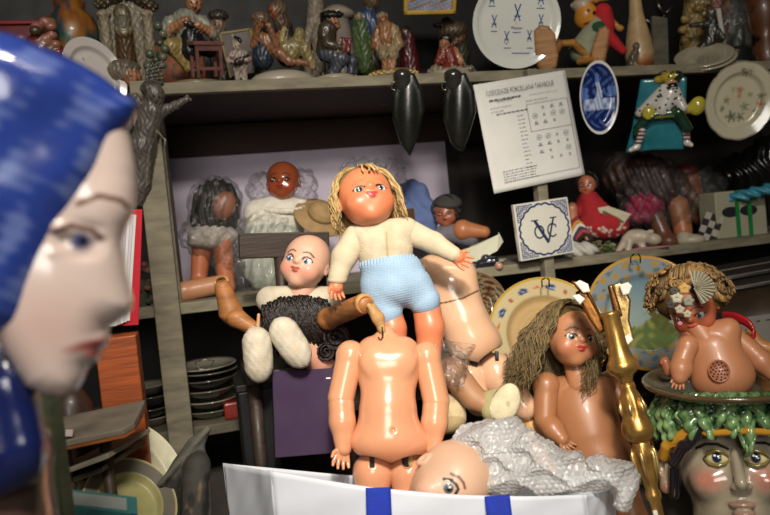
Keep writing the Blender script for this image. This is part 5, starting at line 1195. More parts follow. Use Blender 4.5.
# drinking woman and friend on white oval base
t = thing('couple_figurine', 'ceramic group on white oval base, one figure drinking and one in headscarf', 'figurine'); Y = Y0+.07
yb, D = fbase(t, 283, Y, 33, 15, 'dcd8cc', 'white_base', .7, prof=[(0, .2), (31, .2), (33, 3), (32, 7), (27, 11), (18, 14), (0, 15)])
b = Body(275, 40, D)
b.c((262, 40, 4), (262, 58, 4), 8, 11, 3, '34425c').c((262, 38, 6), (288, 60, 12), 7, 5, 3, 'b07c5a').c((288, 60, 12), (306, 62, 14), 4, 3, 2, 'b07c5a').c((258, 36, 4), (254, 44, 8), 4.5, 4, 2, 'b07c5a').c((254, 44, 8), (262, 22, 16), 3.6, 2.8, 2, 'b07c5a').c((270, 36, 8), (276, 44, 12), 4.5, 4, 2, 'b07c5a').c((276, 44, 12), (269, 26, 16), 3.4, 2.6, 2, 'b07c5a')
b.e((262, 24, 6), (7.5, 8, 7), 1, 'b07c5a').e((261, 19, 4), (9.5, 6, 9), 1.5, '8a7a68').e((268, 27, 14), (5, 4, 4), 1, '5a4030')
b.build('drinker', 'dimmed_glaze', t, .75, 'b07c5a')
b = Body(285, 40, D); b.c((284, 28, -10), (288, 54, -8), 9, 13, 4, '3a3432').e((276, 13, -6), (6.5, 8, 6.5), 1, 'a86a4c').e((279, 11, -9), (10, 10, 9), 1, '7a6654').e((283, 24, -8), (9, 8, 9), 3, '6a5a4a').c((284, 34, -4), (276, 38, 4), 4, 3.5, 2, 'b07c5a'); b.spot(272, 13, 1, 1, '1a1210').build('scarf_woman', 'dimmed_glaze', t, .75, '6a5a4a')
b = Body(300, 45, D); b.e((300, 36, 0), (6, 8, 6), col='b8a878').c((293, 46, 0), (304, 50, 2), 8, 7, 3, 'a89c6a').c((304, 48, 4), (312, 66, 6), 6, 4, 3, 'b0a272').c((285, 48, 0), (292, 54, 2), 8, 7, 3, 'a89c6a').c((285, 30, 0), (281, 44, 2), 3, 3, 2, 'c8b878').build('seated_child', 'dimmed_glaze', t, .8, 'a89c6a')
# seated man in jacket
t = thing('seated_man_figurine', 'ceramic man in brown jacket and blue trousers seated holding an accordion', 'figurine'); Y = Y0+.06
yb, D = fbase(t, 336, Y, 21, 7, 'd0cab8'); b = Body(332, 45, D)
b.c((328, 30, 0), (326, 50, 0), 9, 10, 3, '5a4e3e').c((324, 32, 4), (328, 44, 10), 5.5, 5, 3, '5a4e3e').c((328, 44, 10), (340, 47, 14), 4.5, 4, 3, '5a4e3e').e((343, 47, 14), (3.2, 3, 3), 1, SKF)
b.c((326, 54, 4), (342, 58, 12), 8, 7, 3, '5a6478').c((342, 58, 12), (330, yb-2, 12), 6, 5, 3, '5a6478').c((334, 54, 0), (352, 60, 4), 7, 6, 3, '525c70').c((352, 60, 4), (350, yb-2, 6), 5, 4.5, 2, '525c70').c((330, yb-2, 14), (322, yb-4, 18), 3, 3, 1, '3a2c24').c((350, yb-1, 8), (355, yb-2, 12), 3, 3, 1, '3a2c24')
b.build('figure', 'dimmed_glaze', t, .75, '5a4e3e')
b = Body(332, 23, D); b.e((333, 24, 3), (6.5, 8, 7), col=SKF).e((339, 26, 5), (2, 2, 2.5), 1.5, SKF).e((329, 20, -1), (9, 9, 9), 1.5, '241c18').e((332, 15, 1), (12, 4, 10), 1, '2a2624').spot(336, 23, 1, .9, '1a1210', 1, .3, 0, 3).build('head', 'dimmed_glaze', t, .6, SKF)
b = Body(346, 44, D); b.b((345, 45, 12), (6, 7, 3.5), 1, 0, '8a2a24', rot=-8).b((339, 46, 12), (1.5, 6.5, 4), .5, 0, 'b8a898', rot=-8).build('accordion', 'dimmed_glaze', t, .6, '8a2a24')
# background pieces
t = thing('draped_lady_figurine', 'tall figurine in green robe and blue cloak behind the peasant', 'figurine'); Y = Y0+.2
yb, D = fbase(t, 370, Y, 18, 4, '3c3832'); b = Body(370, 40, D)
b.c((360, 22, 6), (366, 66, 6), 7, 8, 4, '5f7f4a').c((356, 30, 8), (358, 56, 8), 3, 3, 3, '7a9a62').c((368, 18, 2), (380, 36, 2), 9, 11, 4, '3f5f8f').c((378, 36, 0), (384, yb, 0), 11, 13, 5, '4e453c').e((359, 18, 10), (4, 4, 4), 2, 'b8a890').e((372, 4, 2), (8, 9, 8), 2, '7a6650'); b.build('figure', 'dimmed_glaze', t, .9, '5f7f4a')
t = thing('nude_figurine', 'pale bisque nude figurine standing behind the couple figurine', 'figurine'); Y = Y0+.26
yb, D = fbase(t, 312, Y, 14, 4, '6a6258'); b = Body(312, 30, D); b.c((317, -6, 0), (315, 22, 0), 8, 8, 4).c((313, 24, 2), (305, 44, 4), 6, 4, 3).c((318, 26, 0), (318, yb, 0), 6.5, 5, 3).c((305, 44, 4), (310, yb, 0), 4.5, 5, 3).build('figure', 'bisque', t, 1.0, '857868')
t = thing('mushroom_jar', 'pale lidded pottery jar with flared lid behind the seated man', 'jar'); Y = Y0+.24; p = on(345, Y, ZU); q = proj(p); s_ = q[2]/F
m = MB(Matrix.Translation(p) @ Matrix.Scale(s_, 4)); H_ = q[1]-15; m.lathe([(0, .2), (13, .2), (15, 10), (16, H_*.4), (14, H_*.7), (12, H_-6), (0, H_-6)], '8a7f78', n=36); m.build('jar_body', 'porcelain', t)
m = MB(Matrix.Translation(p) @ Matrix.Scale(s_, 4)); m.lathe([(12, H_-7), (19, H_-3), (18, H_), (11, H_+6), (4, H_+9), (0, H_+10)], '9a8f80', n=36); m.build('lid', 'porcelain', t)
# peasant on woven base
t = thing('peasant_figurine', 'bald barefoot peasant figurine seated on a round basket patterned base', 'figurine'); Y = Y0+.05
yb, D = fbase(t, 394, Y, 24, 9, 'a08852', 'woven_base', .7, prof=[(0, .2), (23, .2), (25, 4), (24, 8), (20, 9), (0, 9)])
p = on(394, Y, ZU); m = MB(Matrix.Translation(p) @ Matrix.Scale(D/F, 4))
for i in range(44):
    a = i*2*math.pi/44; m.ell((24.6*math.cos(a), 24.6*math.sin(a)*.7, 4+(i % 2)*1.6), (1.9, 1.5, 1.3), 'c2a868', n=8, m=5)
m.build('woven_edge', 'cloth', t)
b = Body(388, 42, D)
b.c((385, 30, 0), (386, 48, 2), 9, 10, 3, 'b58a62').c((385, 28, 6), (386, 38, 8), 4, 5, 3, SKF).c((378, 32, 2), (374, 46, 8), 4.5, 4, 2, 'b0784e').c((394, 30, 2), (399, 44, 8), 5, 5, 3, 'c0a880').e((398, 46, 9), (4, 4, 3), 2, 'd0c4ac').c((383, 50, 6), (384, 54, 14), 7, 5.5, 3, 'b8a888').c((392, 50, 6), (394, 54, 12), 6, 5, 3, 'b8a888').c((384, 54, 14), (386, yb-2, 14), 4, 3, 2, SKF).c((394, 54, 12), (392, yb-3, 14), 3.6, 3, 2, SKF).c((374, 46, 8), (370, yb-4, 10), 1, 1, 1, '4a3828')
b.build('figure', 'dimmed_glaze', t, .7, 'b58a62')
b = Body(384, 20, D); b.e((383, 21, 2), (5.5, 6.5, 6), col='a86a4a').e((382, 17, 0), (6, 5, 6), 1, 'b0a08c').e((384, 27, 1), (3.5, 4, 4), 2, 'a86a4a'); fface(b, 382.5, 21, 5.5, 3); b.build('head', 'dimmed_glaze', t, .55, 'a86a4a')
t = thing('red_skirt_figurine', 'dim figurine in dark red skirt behind the seated peasant', 'figurine'); Y = Y0+.2
yb, D = fbase(t, 412, Y, 13, 4, '2a2420'); b = Body(410, 55, D); b.c((408, 38, 0), (412, yb, 0), 6, 14, 4, '6a2028').e((405, 34, 0), (6, 7, 6), 2, '5a4034').build('figure', 'dimmed_glaze', t, .9, '6a2028')
# fruit seller
t = thing('fruit_seller_figurine', 'dark haired woman figurine in red leaning over a white rocky base', 'figurine'); Y = Y0+.05
yb, D = fbase(t, 452, Y, 24, 7, 'ccc6b4', 'rock_base', .7); b = Body(450, 60, D)
for i in range(16): q = random.Random(i); b.e((432+i*2.7, yb-1+q.uniform(-2, 2), q.uniform(-4, 14)), (4.5, 3.6, 4), 1.5, q.choice(('a89f8e', 'b8b0a0', '8f8676')))
b.c((448, 52, 4), (450, 62, 6), 7, 9, 3, '9a3c28').c((454, 52, 4), (461, 62, 8), 4.5, 3.5, 2, SKF).c((442, 52, 6), (438, 62, 10), 4, 3.5, 2, '9a3c28').e((444, 45, 6), (5.2, 6.2, 5.5), 1, SKF).e((445, 40, 3), (7.5, 5.5, 7), 1, '1c1614').c((445, 50, 5), (446, 53, 5), 3, 3, 1, SKF); fface(b, 443.5, 45, 5, 6); b.build('figure', 'dimmed_glaze', t, .7, '9a3c28')
t = thing('porter_figurine', 'dim porter figurine bent beneath a brown sack, behind the woman in red', 'figurine'); Y = Y0+.18
yb, D = fbase(t, 456, Y, 18, 4, '35302a'); b = Body(455, 40, D); b.e((453, 31, 4), (14, 9, 10), col='6a5642', rot=10).c((458, 36, 0), (462, 54, 0), 8, 8, 4, '4a5240').c((456, 54, 0), (454, yb, 2), 5, 5, 3, '3a3a34').c((464, 54, 0), (468, yb, 2), 5, 5, 3, '3a3a34').c((462, 38, 6), (450, 46, 10), 3.5, 3, 2, '7a5a44').e((446, 24, 0), (6, 6, 6), 1, '3a2a24').e((440, 26, 2), (8, 2.5, 6), 1, '4a4038').build('figure', 'dimmed_glaze', t, .8, '4a5240')
# small painting in gilt frame
t = thing('small_painting', 'small painting in yellow gilt frame hung above the porter figurine', 'picture'); Mv = vf(430, -8, dY(430, 0, Y0+.1), 6, 14, 1)
m = MB(Mv); m.grid(lambda u, v: ((u-.5)*46, (.5-v)*36, 0), 40, 30, colf=lambda u, v: lin(('6a8ab0', 'b8a890', '8a9ac0', 'a86a50', '5a7a5a')[int(abs(math.sin(u*9+3*math.sin(v*7))*math.sin(v*11+u*4))*4.9)])); o = m.build('picture', 'faded', t); s = o.modifiers.new('s', 'SOLIDIFY'); s.thickness = .002; s.offset = -1
for (cx, cy, sx, sy) in ((0, 19, 54, 4), (0, -19, 54, 4), (25, 0, 4, 42), (-25, 0, 4, 42)): m = MB(Mv); m.box((cx, cy, 1), (sx, sy, 5), 'c09a3c', bev=1); m.build('frame_bar', 'satin', t, smooth=False)
m = MB(Mv); m.tube([(0, 20, -2), (0, 60, -3)], .6, '3a3028', n=5); m.build('cord', 'cloth', t)
# white plate with crossed swords marks
t = thing('marks_plate', 'large white plate painted with blue crossed swords marks on the upper shelf', 'plate'); D = dY(516, 24, Y0+.04)
Mv = vf(516, 23, D, -5, 12, 0); plate(t, Mv, 44, lambda x, y, q, a: lin('d6d8d0'), 1.0, well=.84, depth=4, back='c8c8c0')
m = MB(Mv @ Matrix.Translation((0, 0, .5)))
def swords(x, y, s_, k=0):
    for sx in (-1, 1):
        m.tube([(x-sx*3*s_, y+9*s_, 0), (x+sx*2.2*s_, y-5*s_, 0)], .45*s_+.15, '2c3f86', n=5)
        m.tube([(x+sx*.2*s_-sx*.0, y-3*s_, 0), (x+sx*3.4*s_, y-2.2*s_, 0)], .3*s_+.1, '2c3f86', n=5); m.ell((x+sx*2.7*s_, y-6.2*s_, 0), (.8*s_, .8*s_, .2), '2c3f86', n=8, m=5)
    if k: m.ell((x, y-8.5*s_, 0), (.8, .8, .2), '2c3f86', n=8, m=5)
swords(1, 9, 1.0); swords(-22, 1, .75); swords(-9, -14, .7, 1); swords(14, -13, .7); swords(25, 2, .7); swords(-25, 23, .75); swords(24, 24, .9, 1)
m.text('Meissen', 4, '2c3f86', Matrix.Translation((1, -6, .1)), sx=.9)
for (x, y, w_) in ((1, -9, 8), (-22, -8, 6), (-8, -24, 7), (15, -24, 6), (-25, 16, 7), (24, 14, 8), (6, -29, 18)): m.box((x, y, .05), (w_, .8, .1), '56609a')
m.build('painted_mark', 'porcelain', t, smooth=False)
_F = FOLD; FOLD = None
# puppet with its wooden shoe soles
t = thing('wooden_puppet', 'jointed wooden puppet with red cloak and thick shoe soles sitting on the upper shelf', 'puppet'); Y = Y0+.07; D = dY(590, 40, Y); WD2 = 'b07a38'
b = Body(592, 15, D); b.e((586, 16, 2), (11, 13, 11), rot=-15, col='c8862e').e((592, 19, 9), (2.4, 2.2, 2.6), 1, 'c8862e').e((582, 5, -2), (11, 8, 11), 2, 'a89880', rot=20).c((572, 6, 0), (584, 1, 2), 2, 3, 2, 'b0a48c')
b.spot(588, 11, 1.6, 2, '181210', 1, .2, 0, 4).spot(594, 13, 1.6, 2, '181210', 1, .2, 0, 4).spot(588, 23, 4, 1.4, '8a2018', 1, .3, 10, 3).build('head', 'satin', t, .7, 'c8862e')
b = Body(590, 40, D); b.c((596, 28, -4), (585, 50, -4), 11, 15, 5, '8f9278').c((600, 14, -6), (603, 26, -4), 9, 10, 3, 'b01a22').c((606, 36, 0), (622, 50, 2), 7, 4, 3, 'b01a22').e((597, 28, 6), (6, 5, 4), 2, '1c4a2c').e((586, 52, 2), (14, 10, 12), 4, '8f9278').build('body', 'cloth', t, .9, '8f9278')
for a, c, e in (((600, 10, 0), (612, 22, 6), (620, 28, 8)), ((606, -2, -4), (596, 0, 6), (590, 1, 10))):
    b = Body(c[0], c[1], D); b.c(a, c, 3.4, 3).e(c, 3.4, 1).c(c, e, 3, 2.6, 1).e(e, (4, 3.4, 3), 1).build('arm', 'woodgrain', t, .8, WD2)
for a, c, e, s_ in (((586, 54, 4), (573, 43, 14), (549, 44, 28), 0), ((594, 56, 4), (580, 62, 10), (594, 60, 26), 1)):
    b = Body(c[0], c[1], D); b.c(a, c, 4.5, 3.6).c(c, e, 3.6, 3, 1).build('leg', 'woodgrain', t, .9, WD2)
b = Body(544, 48, D); b.poly([(533, 32), (539, 27), (547, 28), (554, 36), (558, 55), (557, 66), (550, 70), (542, 69), (536, 60)], 30, 5, 3, col='a87848'); b.c((545, 62, 26), (556, 45, 14), 8, 6, 4).build('shoe', 'woodgrain', t, .8, '9a6a3c')
b = Body(599, 46, D); b.poly([(597, 30), (604, 27), (608, 32), (607, 50), (605, 63), (598, 68), (592, 65), (592, 50)], 28, 5, 3, col='a87848').c((599, 58, 24), (603, 45, 12), 7, 6, 4).build('shoe', 'woodgrain', t, .8, '9a6a3c')
FOLD = _F
t = thing('wooden_bottle', 'tapering pale bottle shaped wooden skittle right of the puppet', 'ornament'); Y = Y0+.08; p = on(641, Y, ZU); q = proj(p); s_ = q[2]/F
m = MB(Matrix.Translation(p) @ Matrix.Scale(s_, 4)); m.lathe([(0, .3), (9, .3), (13, 8), (14, 18), (12, 34), (7, 58), (5, 80), (4, 88), (0, 88)], 'b0936a', n=36, colf=lambda x, y, r, a, k: lin('8a4a24') if k in (1, 2) else lin('b0936a')); m.build('body', 'satin', t)
t = thing('small_figures', 'tiny grey cast figurine standing at the shelf edge by the bottle foot', 'figurine'); p = on(634, Y0+.03, ZU); q = proj(p); D = q[2]; b = Body(634, 60, D)
b.c((634, 54, 0), (632, 64, 0), 4, 4.5, 2, '7a7264').e((635, 47, 0), (3.4, 4.2, 3.4), 1, '8a8274').c((632, 64, 0), (642, 66, 3), 3, 2.5, 2, 'b08040').c((632, 66, 0), (630, q[1], 0), 3, 3.4, 2, '6a6254').c((637, 66, 0), (640, q[1], 0), 3, 3, 2, '6a6254').build('figure', 'dimmed_glaze', t, .6, '7a7264')
t = thing('grey_plank', 'grey wooden slat leaning on the upper shelf right of the bottle', 'plank'); p = on(662, Y0+.1, ZU); s_ = proj(p)[2]/F; m = MB(wf(p+Vector((0, 0, .062)), -8, -6) @ Matrix.Scale(s_, 4)); m.box((0, 2, 0), (17, 62, 4), '5c5648', bev=.5); m.build('slat', 'painted_wood', t, smooth=False)
# right corner group
t = thing('column_figurine', 'cream rococo column figurine with cast scrolls on the upper shelf', 'figurine'); Y = Y0+.15; yb, D = fbase(t, 694, Y, 15, 6, '9a8a58'); b = Body(693, 30, D); b.c((692, -8, 0), (695, yb, 0), 11, 12)
for i in range(14): q = random.Random(i+50); b.e((693+q.uniform(-10, 10), -5+i*5, 9+q.uniform(-3, 3)), (5, 4, 4), 2, q.choice(('c2a868', 'a88f52', '8f7a48')))
b.build('figure', 'dimmed_glaze', t, .9, 'b59f68')
t = thing('dark_rider_figurine', 'dark bronze figurine group of tangled figures on a leaning plate', 'figurine'); Y = Y0+.07; yb, D = fbase(t, 708, Y, 22, 4, '5a5648'); b = Body(708, 35, D)
b.c((709, 22, 0), (712, 42, 2), 6, 7, 3, '35352c').e((708, 14, 2), (4.5, 5.5, 5), 1, '6a6a5c').c((706, 24, 4), (692, 26, 8), 3, 2.4, 2, '45453a').c((712, 26, 2), (722, 38, 6), 3.4, 2.6, 2, '45453a').c((710, 42, 2), (696, 54, 6), 6, 4.5, 3, '3c3c30').c((712, 44, 0), (720, yb, 2), 5.5, 5, 3, '35352c').e((696, 54, 2), (12, 6, 8), 4, '4a4a34').e((700, yb-3, 0), (14, 5, 10), 3, '4a4834').build('figure', 'dimmed_glaze', t, .8, '3c3c30')
t = thing('stacked_plates', 'pale plates leaning under the dark bronze figurine', 'plate'); D = dY(702, 58, Y0+.04)
for i in range(2): m = MB(vf(704+i*3, 59+i*3, D, 14, 8, 12) @ Matrix.Rotation(R(-80), 4, 'X')); m.lathe([(0, 0), (16, 0), (27, 3), (28, 4.5), (26, 5), (16, 2), (0, 1.6)], 'a39a84', n=48); m.build('dish', 'porcelain', t)
t = thing('pink_group_figurine', 'pink crinoline lady figurine behind the dark bronze group', 'figurine'); Y = Y0+.24; yb, D = fbase(t, 716, Y, 16, 5, '8a6a5c'); b = Body(716, 20, D); b.c((714, 4, 0), (718, yb, 0), 11, 17, 3, 'a86a62').e((722, 10, 4), (7, 7, 7), 3, 'b58a80').e((714, -6, 0), (7, 8, 7), 1, 'b58a6a').build('figure', 'dimmed_glaze', t, 1, 'a86a62', disp=(lambda g: 1.2*np.sin(g[..., 0]*.8)*np.sin(g[..., 1]*.5), 1.3))
t = thing('white_strip', 'upright white strip of card on the upper shelf near the bell jar', 'card'); p = on(725, Y0+.06, ZU); m = MB(wf(p+Vector((0, 0, .075)), 2, -3)); m.box((0, 0, 0), (.011, .15, .004), 'b8b8b0', bev=.0005); m.build('strip', 'paper', t, smooth=False)
t = thing('bell_jar', 'dark glass bell jar on black turned base near the right corner', 'jar'); Y = Y0+.12; p = on(738, Y, ZU); s_ = proj(p)[2]/F; Mv = Matrix.Translation(p) @ Matrix.Scale(s_, 4)
m = MB(Mv); m.lathe([(0, .2), (17, .2), (19, 4), (18, 12), (15, 16), (16, 20), (14, 24), (0, 24)], '191c18', n=40); m.build('base', 'lacquer', t)
m = MB(Mv); m.lathe([(14.5, 24.2), (15, 40), (14, 60), (9, 74), (0, 80)], 'c0c8c0', n=40); m.build('glass_dome', Mplastic('clear_plastic'), t)
b = Body(738, 38, dY(738, 38, Y)); b.c((738, 46, 0), (739, 30, 0), 8, 4, 2, '3a4034').e((738, 22, 0), (4, 5, 4), 1, '6a6458').build('ornament', 'dimmed_glaze', t, 1, '3a4034')
t = thing('brown_jug', 'brown glazed jug at the far right end of the upper shelf', 'jug'); p = on(768, Y0+.12, ZU); s_ = proj(p)[2]/F; m = MB(Matrix.Translation(p) @ Matrix.Scale(s_, 4)); m.lathe([(0, .2), (10, .2), (12, 6), (15, 20), (10, 30), (12, 44), (18, 56), (16, 74), (9, 84), (0, 84)], '7a4a28', n=36); m.build('pot', 'dimmed_glaze', t)
m = MB(Matrix.Translation(p) @ Matrix.Scale(s_, 4)); m.tube([(-16, -4, 62), (-24, -4, 58), (-22, -4, 40), (-12, -4, 32)], 2.4, '6a4024', n=8); m.build('handle', 'dimmed_glaze', t)
t = thing('branch_ornament', 'grey metal branch ornament behind the leaning slat on the upper shelf', 'ornament'); p = on(656, Y0+.2, ZU); q = proj(p); m = MB(vf(656, 30, q[2]))
for pts in ([(0, 30-q[1], 0), (2, 0, 0), (6, 14, 2), (14, 24, 2)], [(2, 0, 0), (-8, 8, 2), (-16, 12, 3)], [(6, 14, 2), (0, 22, 2), (-2, 28, 2)]): m.tube(pts, [4, 3.4, 2.6, 1.2][:len(pts)], '55504a', n=8)
m.build('branch', 'metal', t)
# left end
t = thing('saint_shrine', 'white ceramic shrine with praying saint between two columns and green beads', 'shrine'); Y = Y0+.08; yb, D = fbase(t, 128, Y, 34, 8, '8a8570', 'plinth', .5)
b = Body(126, 30, D); b.poly([(100, yb), (100, 15), (108, 3), (126, -4), (142, 3), (150, 15), (150, yb)], -14, 5, 3).build('back_wall', 'dimmed_glaze', t, 1, 'a8a090')
for x in (106, 149): b = Body(x, 35, D); b.c((x, 18, -2), (x, yb, -2), 5, 5.5).e((x, 15, -2), (7, 4, 6), 1).build('column', 'dimmed_glaze', t, .9, 'b5ad98')
b = Body(124, 35, D); b.c((124, 24, 2), (124, yb-2, 2), 8, 10.5, 3, '6a5034').c((124, 22, 5), (124, 32, 6), 7, 6, 3, '8a8a78').e((124, 16, 3), (6, 7, 6), 1, 'a8a08a').e((124, 14, 0), (8, 8.5, 7), 1, '7a7458').c((118, 30, 6), (124, 33, 11), 3, 2.4, 2, 'a89a80').c((130, 30, 6), (125, 33, 11), 3, 2.4, 2, 'a89a80')
fface(b, 124, 17, 5.5, 5); b.build('saint', 'dimmed_glaze', t, .8, '6a5034')
b = Body(128, -2, D); b.c((100, 4, 0), (126, -8, 2), 5, 6, 3).c((126, -8, 2), (152, 6, 0), 6, 5, 3).build('garland', 'dimmed_glaze', t, 1.2, '5a4c34', disp=(lambda g: 1.6*np.sin(g[..., 0]*.9)*np.sin(g[..., 1]*.9), 1.7))
for i, (x, y) in enumerate(((158, 26), (163, 34), (160, 43), (165, 49), (163, 57), (156, 60), (148, 66), (162, 65), (155, 72), (150, 54))): m = MB(vf(x, y, D-.03)); m.ell((0, 0, 0), 4.6-(i % 3)*.5, ('6a7a68', '8a8f78', '55654f')[i % 3]); m.build('bead', 'dimmed_glaze', t)
t = thing('carved_head', 'brown carved head in grey hood on the left end of the upper shelf', 'carving'); D = dY(133, 76, Y0-.015); b = Body(133, 76, D)
b.e((132, 78, 4), (9, 11, 9), rot=30, col='8a5a3c').e((124, 72, 0), (15, 11, 11), 2, '6a5f50', rot=-15).c((140, 84, 8), (141, 85, 9), 2, 1.4, 2, '8a5a3c').e((127, 66, 0), (14, 6, 11), 3, '5a5044', rot=-10).spot(131, 76, 1.6, 1, '1c120e', 1, .3, 0, 6).spot(137, 80, 1.6, 1, '1c120e', 1, .3, 0, 6).spot(134, 87, 3, 1, '5a2a20', 1, .3, 0, 5)
for i in range(6): b.c((146, 68+i*3, 2), (162, 62+i*4, 0), 1.5, 1.2, 1, '4a463c')
b.build('head', 'satin', t, .8, '6a5f50')
t = thing('hanging_crucifix_figure', 'grey wooden figure with outstretched arm nailed to the left upright', 'carving'); D = dY(155, 130, Y0-.06); b = Body(148, 135, D); c_ = '57504a'
b.e((157, 96, 8), (9, 11, 9), rot=10, col=c_).e((153, 90, 5), (10, 8, 10), 2, '45403a').c((153, 112, 4), (148, 128, 3), 12, 11, 4).c((148, 128, 3), (141, 146, 2), 11, 13, 5).c((142, 148, 2), (138, 185, 2), 13, 10, 5).c((138, 185, 2), (134, 200, 4), 10, 7, 3).c((162, 112, 4), (175, 106, 6), 5.5, 4.2, 3).c((175, 106, 6), (186, 100, 8), 4, 3, 2).c((146, 112, 2), (138, 98, 4), 5.5, 4, 3)
for k in range(7): b.c((150-k*2, 146+k*2, 12-k*.3), (146-k*2.6, 184+k, 10-k*.3), 2.2, 1.6, 1.5, ('4a443e', '665e55')[k % 2])
b.c((143, 140, 10), (152, 126, 11), 1.4, 1.4, 1, '7a7060').c((152, 126, 11), (164, 140, 9), 1.3, 1, 1, '7a7060').c((164, 140, 9), (163, 146, 9), 1, 1, 1, '7a7060').c((138, 142, 10), (137, 176, 8), 2.5, 2, 2).c((146, 146, 9), (143, 180, 7), 2.5, 2, 2)
hand(b, (185, 101, 8), (194, 96, 9), 7, 1, .2, (0, .2, 1), c_); b.spot(155, 98, 1.2, .9, '1c1814', 1, .3, 0, 8).spot(160, 99, 1.2, .9, '1c1814', 1, .3, 0, 8).spot(157, 104, 2, .8, '2a201c', 1, .3, 0, 8); b.build('figure', 'satin', t, .8, c_)
FOLD = None
t = thing('majolica_vase', 'bulbous yellow and blue majolica vase at the left end of the upper shelf', 'vase'); Y = Y0+.12; p = on(80, Y, ZU); s_ = proj(p)[2]/F
def colV(x, y, r, a, k):
    n_ = math.sin(a*5+k*.6)*math.sin(k*.9+a*2); return lin('b07a24') if n_ > .25 else (lin('2c4a5a') if n_ < -.3 else (lin('2f6a5a') if k < 9 else lin('a05a2c')))
m = MB(Matrix.Translation(p) @ Matrix.Scale(s_, 4)); m.lathe([(0, .2), (12, .2), (14, 5), (9, 12), (9, 18), (13, 26), (18, 36), (22, 46), (25, 58), (26, 68), (22, 80), (14, 88), (15, 96), (0, 96)], None, n=60, colf=colV); m.build('pot', 'dimmed_glaze', t)
m = MB(Matrix.Translation(p) @ Matrix.Scale(s_, 4))
m.tube([(-24, -4, 68), (-36, -4, 62), (-34, -4, 44), (-20, -4, 36)], 3, '3a4a5a', n=8); m.build('handle', 'dimmed_glaze', t)
t = thing('flower_basket_ornament', 'pink red ceramic flower ornament behind the blue hood', 'ornament'); Y = Y0+.05; p = on(45, Y, ZU); q = proj(p); D = q[2]; b = Body(45, 40, D); rg = random.Random(13)
b.e((42, 56, 0), (20, 24, 14), col='8a4a44').c((44, 60, 0), (44, q[1], 0), 14, 16, 4, '6a5a4a')
for i in range(26): b.e((rg.uniform(24, 62), rg.uniform(22, 62), rg.uniform(4, 14)), (5.5, 4.5, 4), 1, rg.choice(('a84a48', 'b8786a', '9a2c34', 'c08a78', '5a4a34', '8a7a4a')))
b.build('flowers', 'dimmed_glaze', t, 1, '8a4a44')
t = thing('red_box', 'dark red lacquer box behind the flower ornament on the upper shelf', 'box'); p = on(30, Y0+.25, ZU); m = MB(Matrix.Translation(p)); m.box((0, 0, .09), (.12, .08, .18), '5a1418', bev=.003); m.box((0, 0, .184), (.13, .09, .008), '7a1c20', bev=.002); m.build('case', 'lacquer', t, smooth=False)
t = thing('white_dish', 'white oval dish with dark painted marks leaning beyond the blue hood', 'dish'); D = dY(92, 72, Y0-.03)
plate(t, vf(94, 76, D, -8, 16, 22) @ Matrix.Diagonal((.72, 1, 1, 1)), 38, lambda x, y, q, a: lin('b3aba6'), 1.0, well=.7, depth=7, back='a09890')
m = MB(vf(88, 64, D, -8, 16, 10) @ Matrix.Translation((0, 0, 2.2)))
for a, c in (((-4, 6), (0, -6)), ((4, 7), (0, -6)), ((-1, 0), (5, -3))): m.tube([(*a, 0), (*c, 0)], .6, '2a2a34', n=5)
m.build('painted_mark', 'porcelain', t)
t = thing('orange_picture', 'orange and green patterned board leaning behind the cobbler figurine', 'picture'); p = on(178, Y0+.3, ZU); s_ = proj(p)[2]/F; m = MB(wf(p+Vector((0, 0, .09)), 0, -6) @ Matrix.Scale(s_, 4)); m.grid(lambda u, v: ((u-.5)*62, (.5-v)*60, 0), 30, 20, colf=lambda u, v: lin(('a84a1c', '3a4a2a', 'b0602c')[int(abs(math.sin(u*11+v*3)*math.sin(v*8+u*2))*2.9)])); o = m.build('board', 'faded', t); s = o.modifiers.new('s', 'SOLIDIFY'); s.thickness = .006
t = thing('white_ledge_box', 'dim white box lying behind the bearded figurine', 'box'); p = on(240, Y0+.3, ZU); s_ = proj(p)[2]/F; m = MB(Matrix.Translation(p) @ Matrix.Scale(s_, 4)); m.box((0, 0, 34), (46, 30, 68), '7f7c7c', bev=1, rz=0); m.build('carton', 'paper', t, smooth=False)
t = thing('red_candle', 'slim dark red turned candle on the upper shelf left of the cobbler', 'candle'); p = on(158, Y0+.16, ZU); s_ = proj(p)[2]/F; m = MB(Matrix.Translation(p) @ Matrix.Scale(s_, 4)); m.lathe([(0, .2), (5, .2), (5, 4), (2.6, 8), (2.6, 50), (4, 56), (2.6, 62), (2.4, 110), (0, 110)], '7a1c24', n=20); m.build('wax', 'lacquer', t)
FOLD = None
# ---------- foreground statue and the clutter at lower left -----------------
D = .42
t = thing('veiled_statue', 'glazed veiled woman bust in blue hood with white face in profile, close at left', 'statue')
W_ = 'c8b4aa'; HD = '283c86'
b = Body(77, 229, D)
b.poly([(112, 108), (126, 130), (131, 168), (131, 186), (126, 206), (119, 226), (118, 246), (122, 276), (128, 300), (126, 311), (112, 318), (97, 320), (95, 326), (101, 333), (102, 340), (95, 344), (96, 350), (94, 356), (84, 360), (82, 372), (76, 384), (63, 390), (46, 386), (30, 376), (8, 330), (-40, 250), (-20, 120), (60, 90)], 0, 58, 30, col=W_)
b.e((60, 300, 22), (44, 62, 34), 24, W_).e((98, 205, 34), (28, 26, 20), 16, W_)
b.e((84, 240, 64), (22, 15, 14), 10, sub=True)
b.e((79, 240, 46), (16, 12.5, 12), 3, col='d8d0cc')
b.c((62, 228, 58), (98, 234, 50), 5, 4, 5)
b.c((58, 250, 55), (92, 250, 50), 3.5, 3, 6)
b.e((112, 312, 14), (12, 7, 12), 6, W_).e((106, 316, 22), (4, 3, 4), 2, sub=True)
b.c((28, 345, -10), (-4, 430, -30), 28, 34, 16, W_)
b.spot(80, 240, 9, 8, '34406c', .95, .35, 0, 44).spot(82, 240, 4, 4, '12121c', 1, .3, 0, 44)
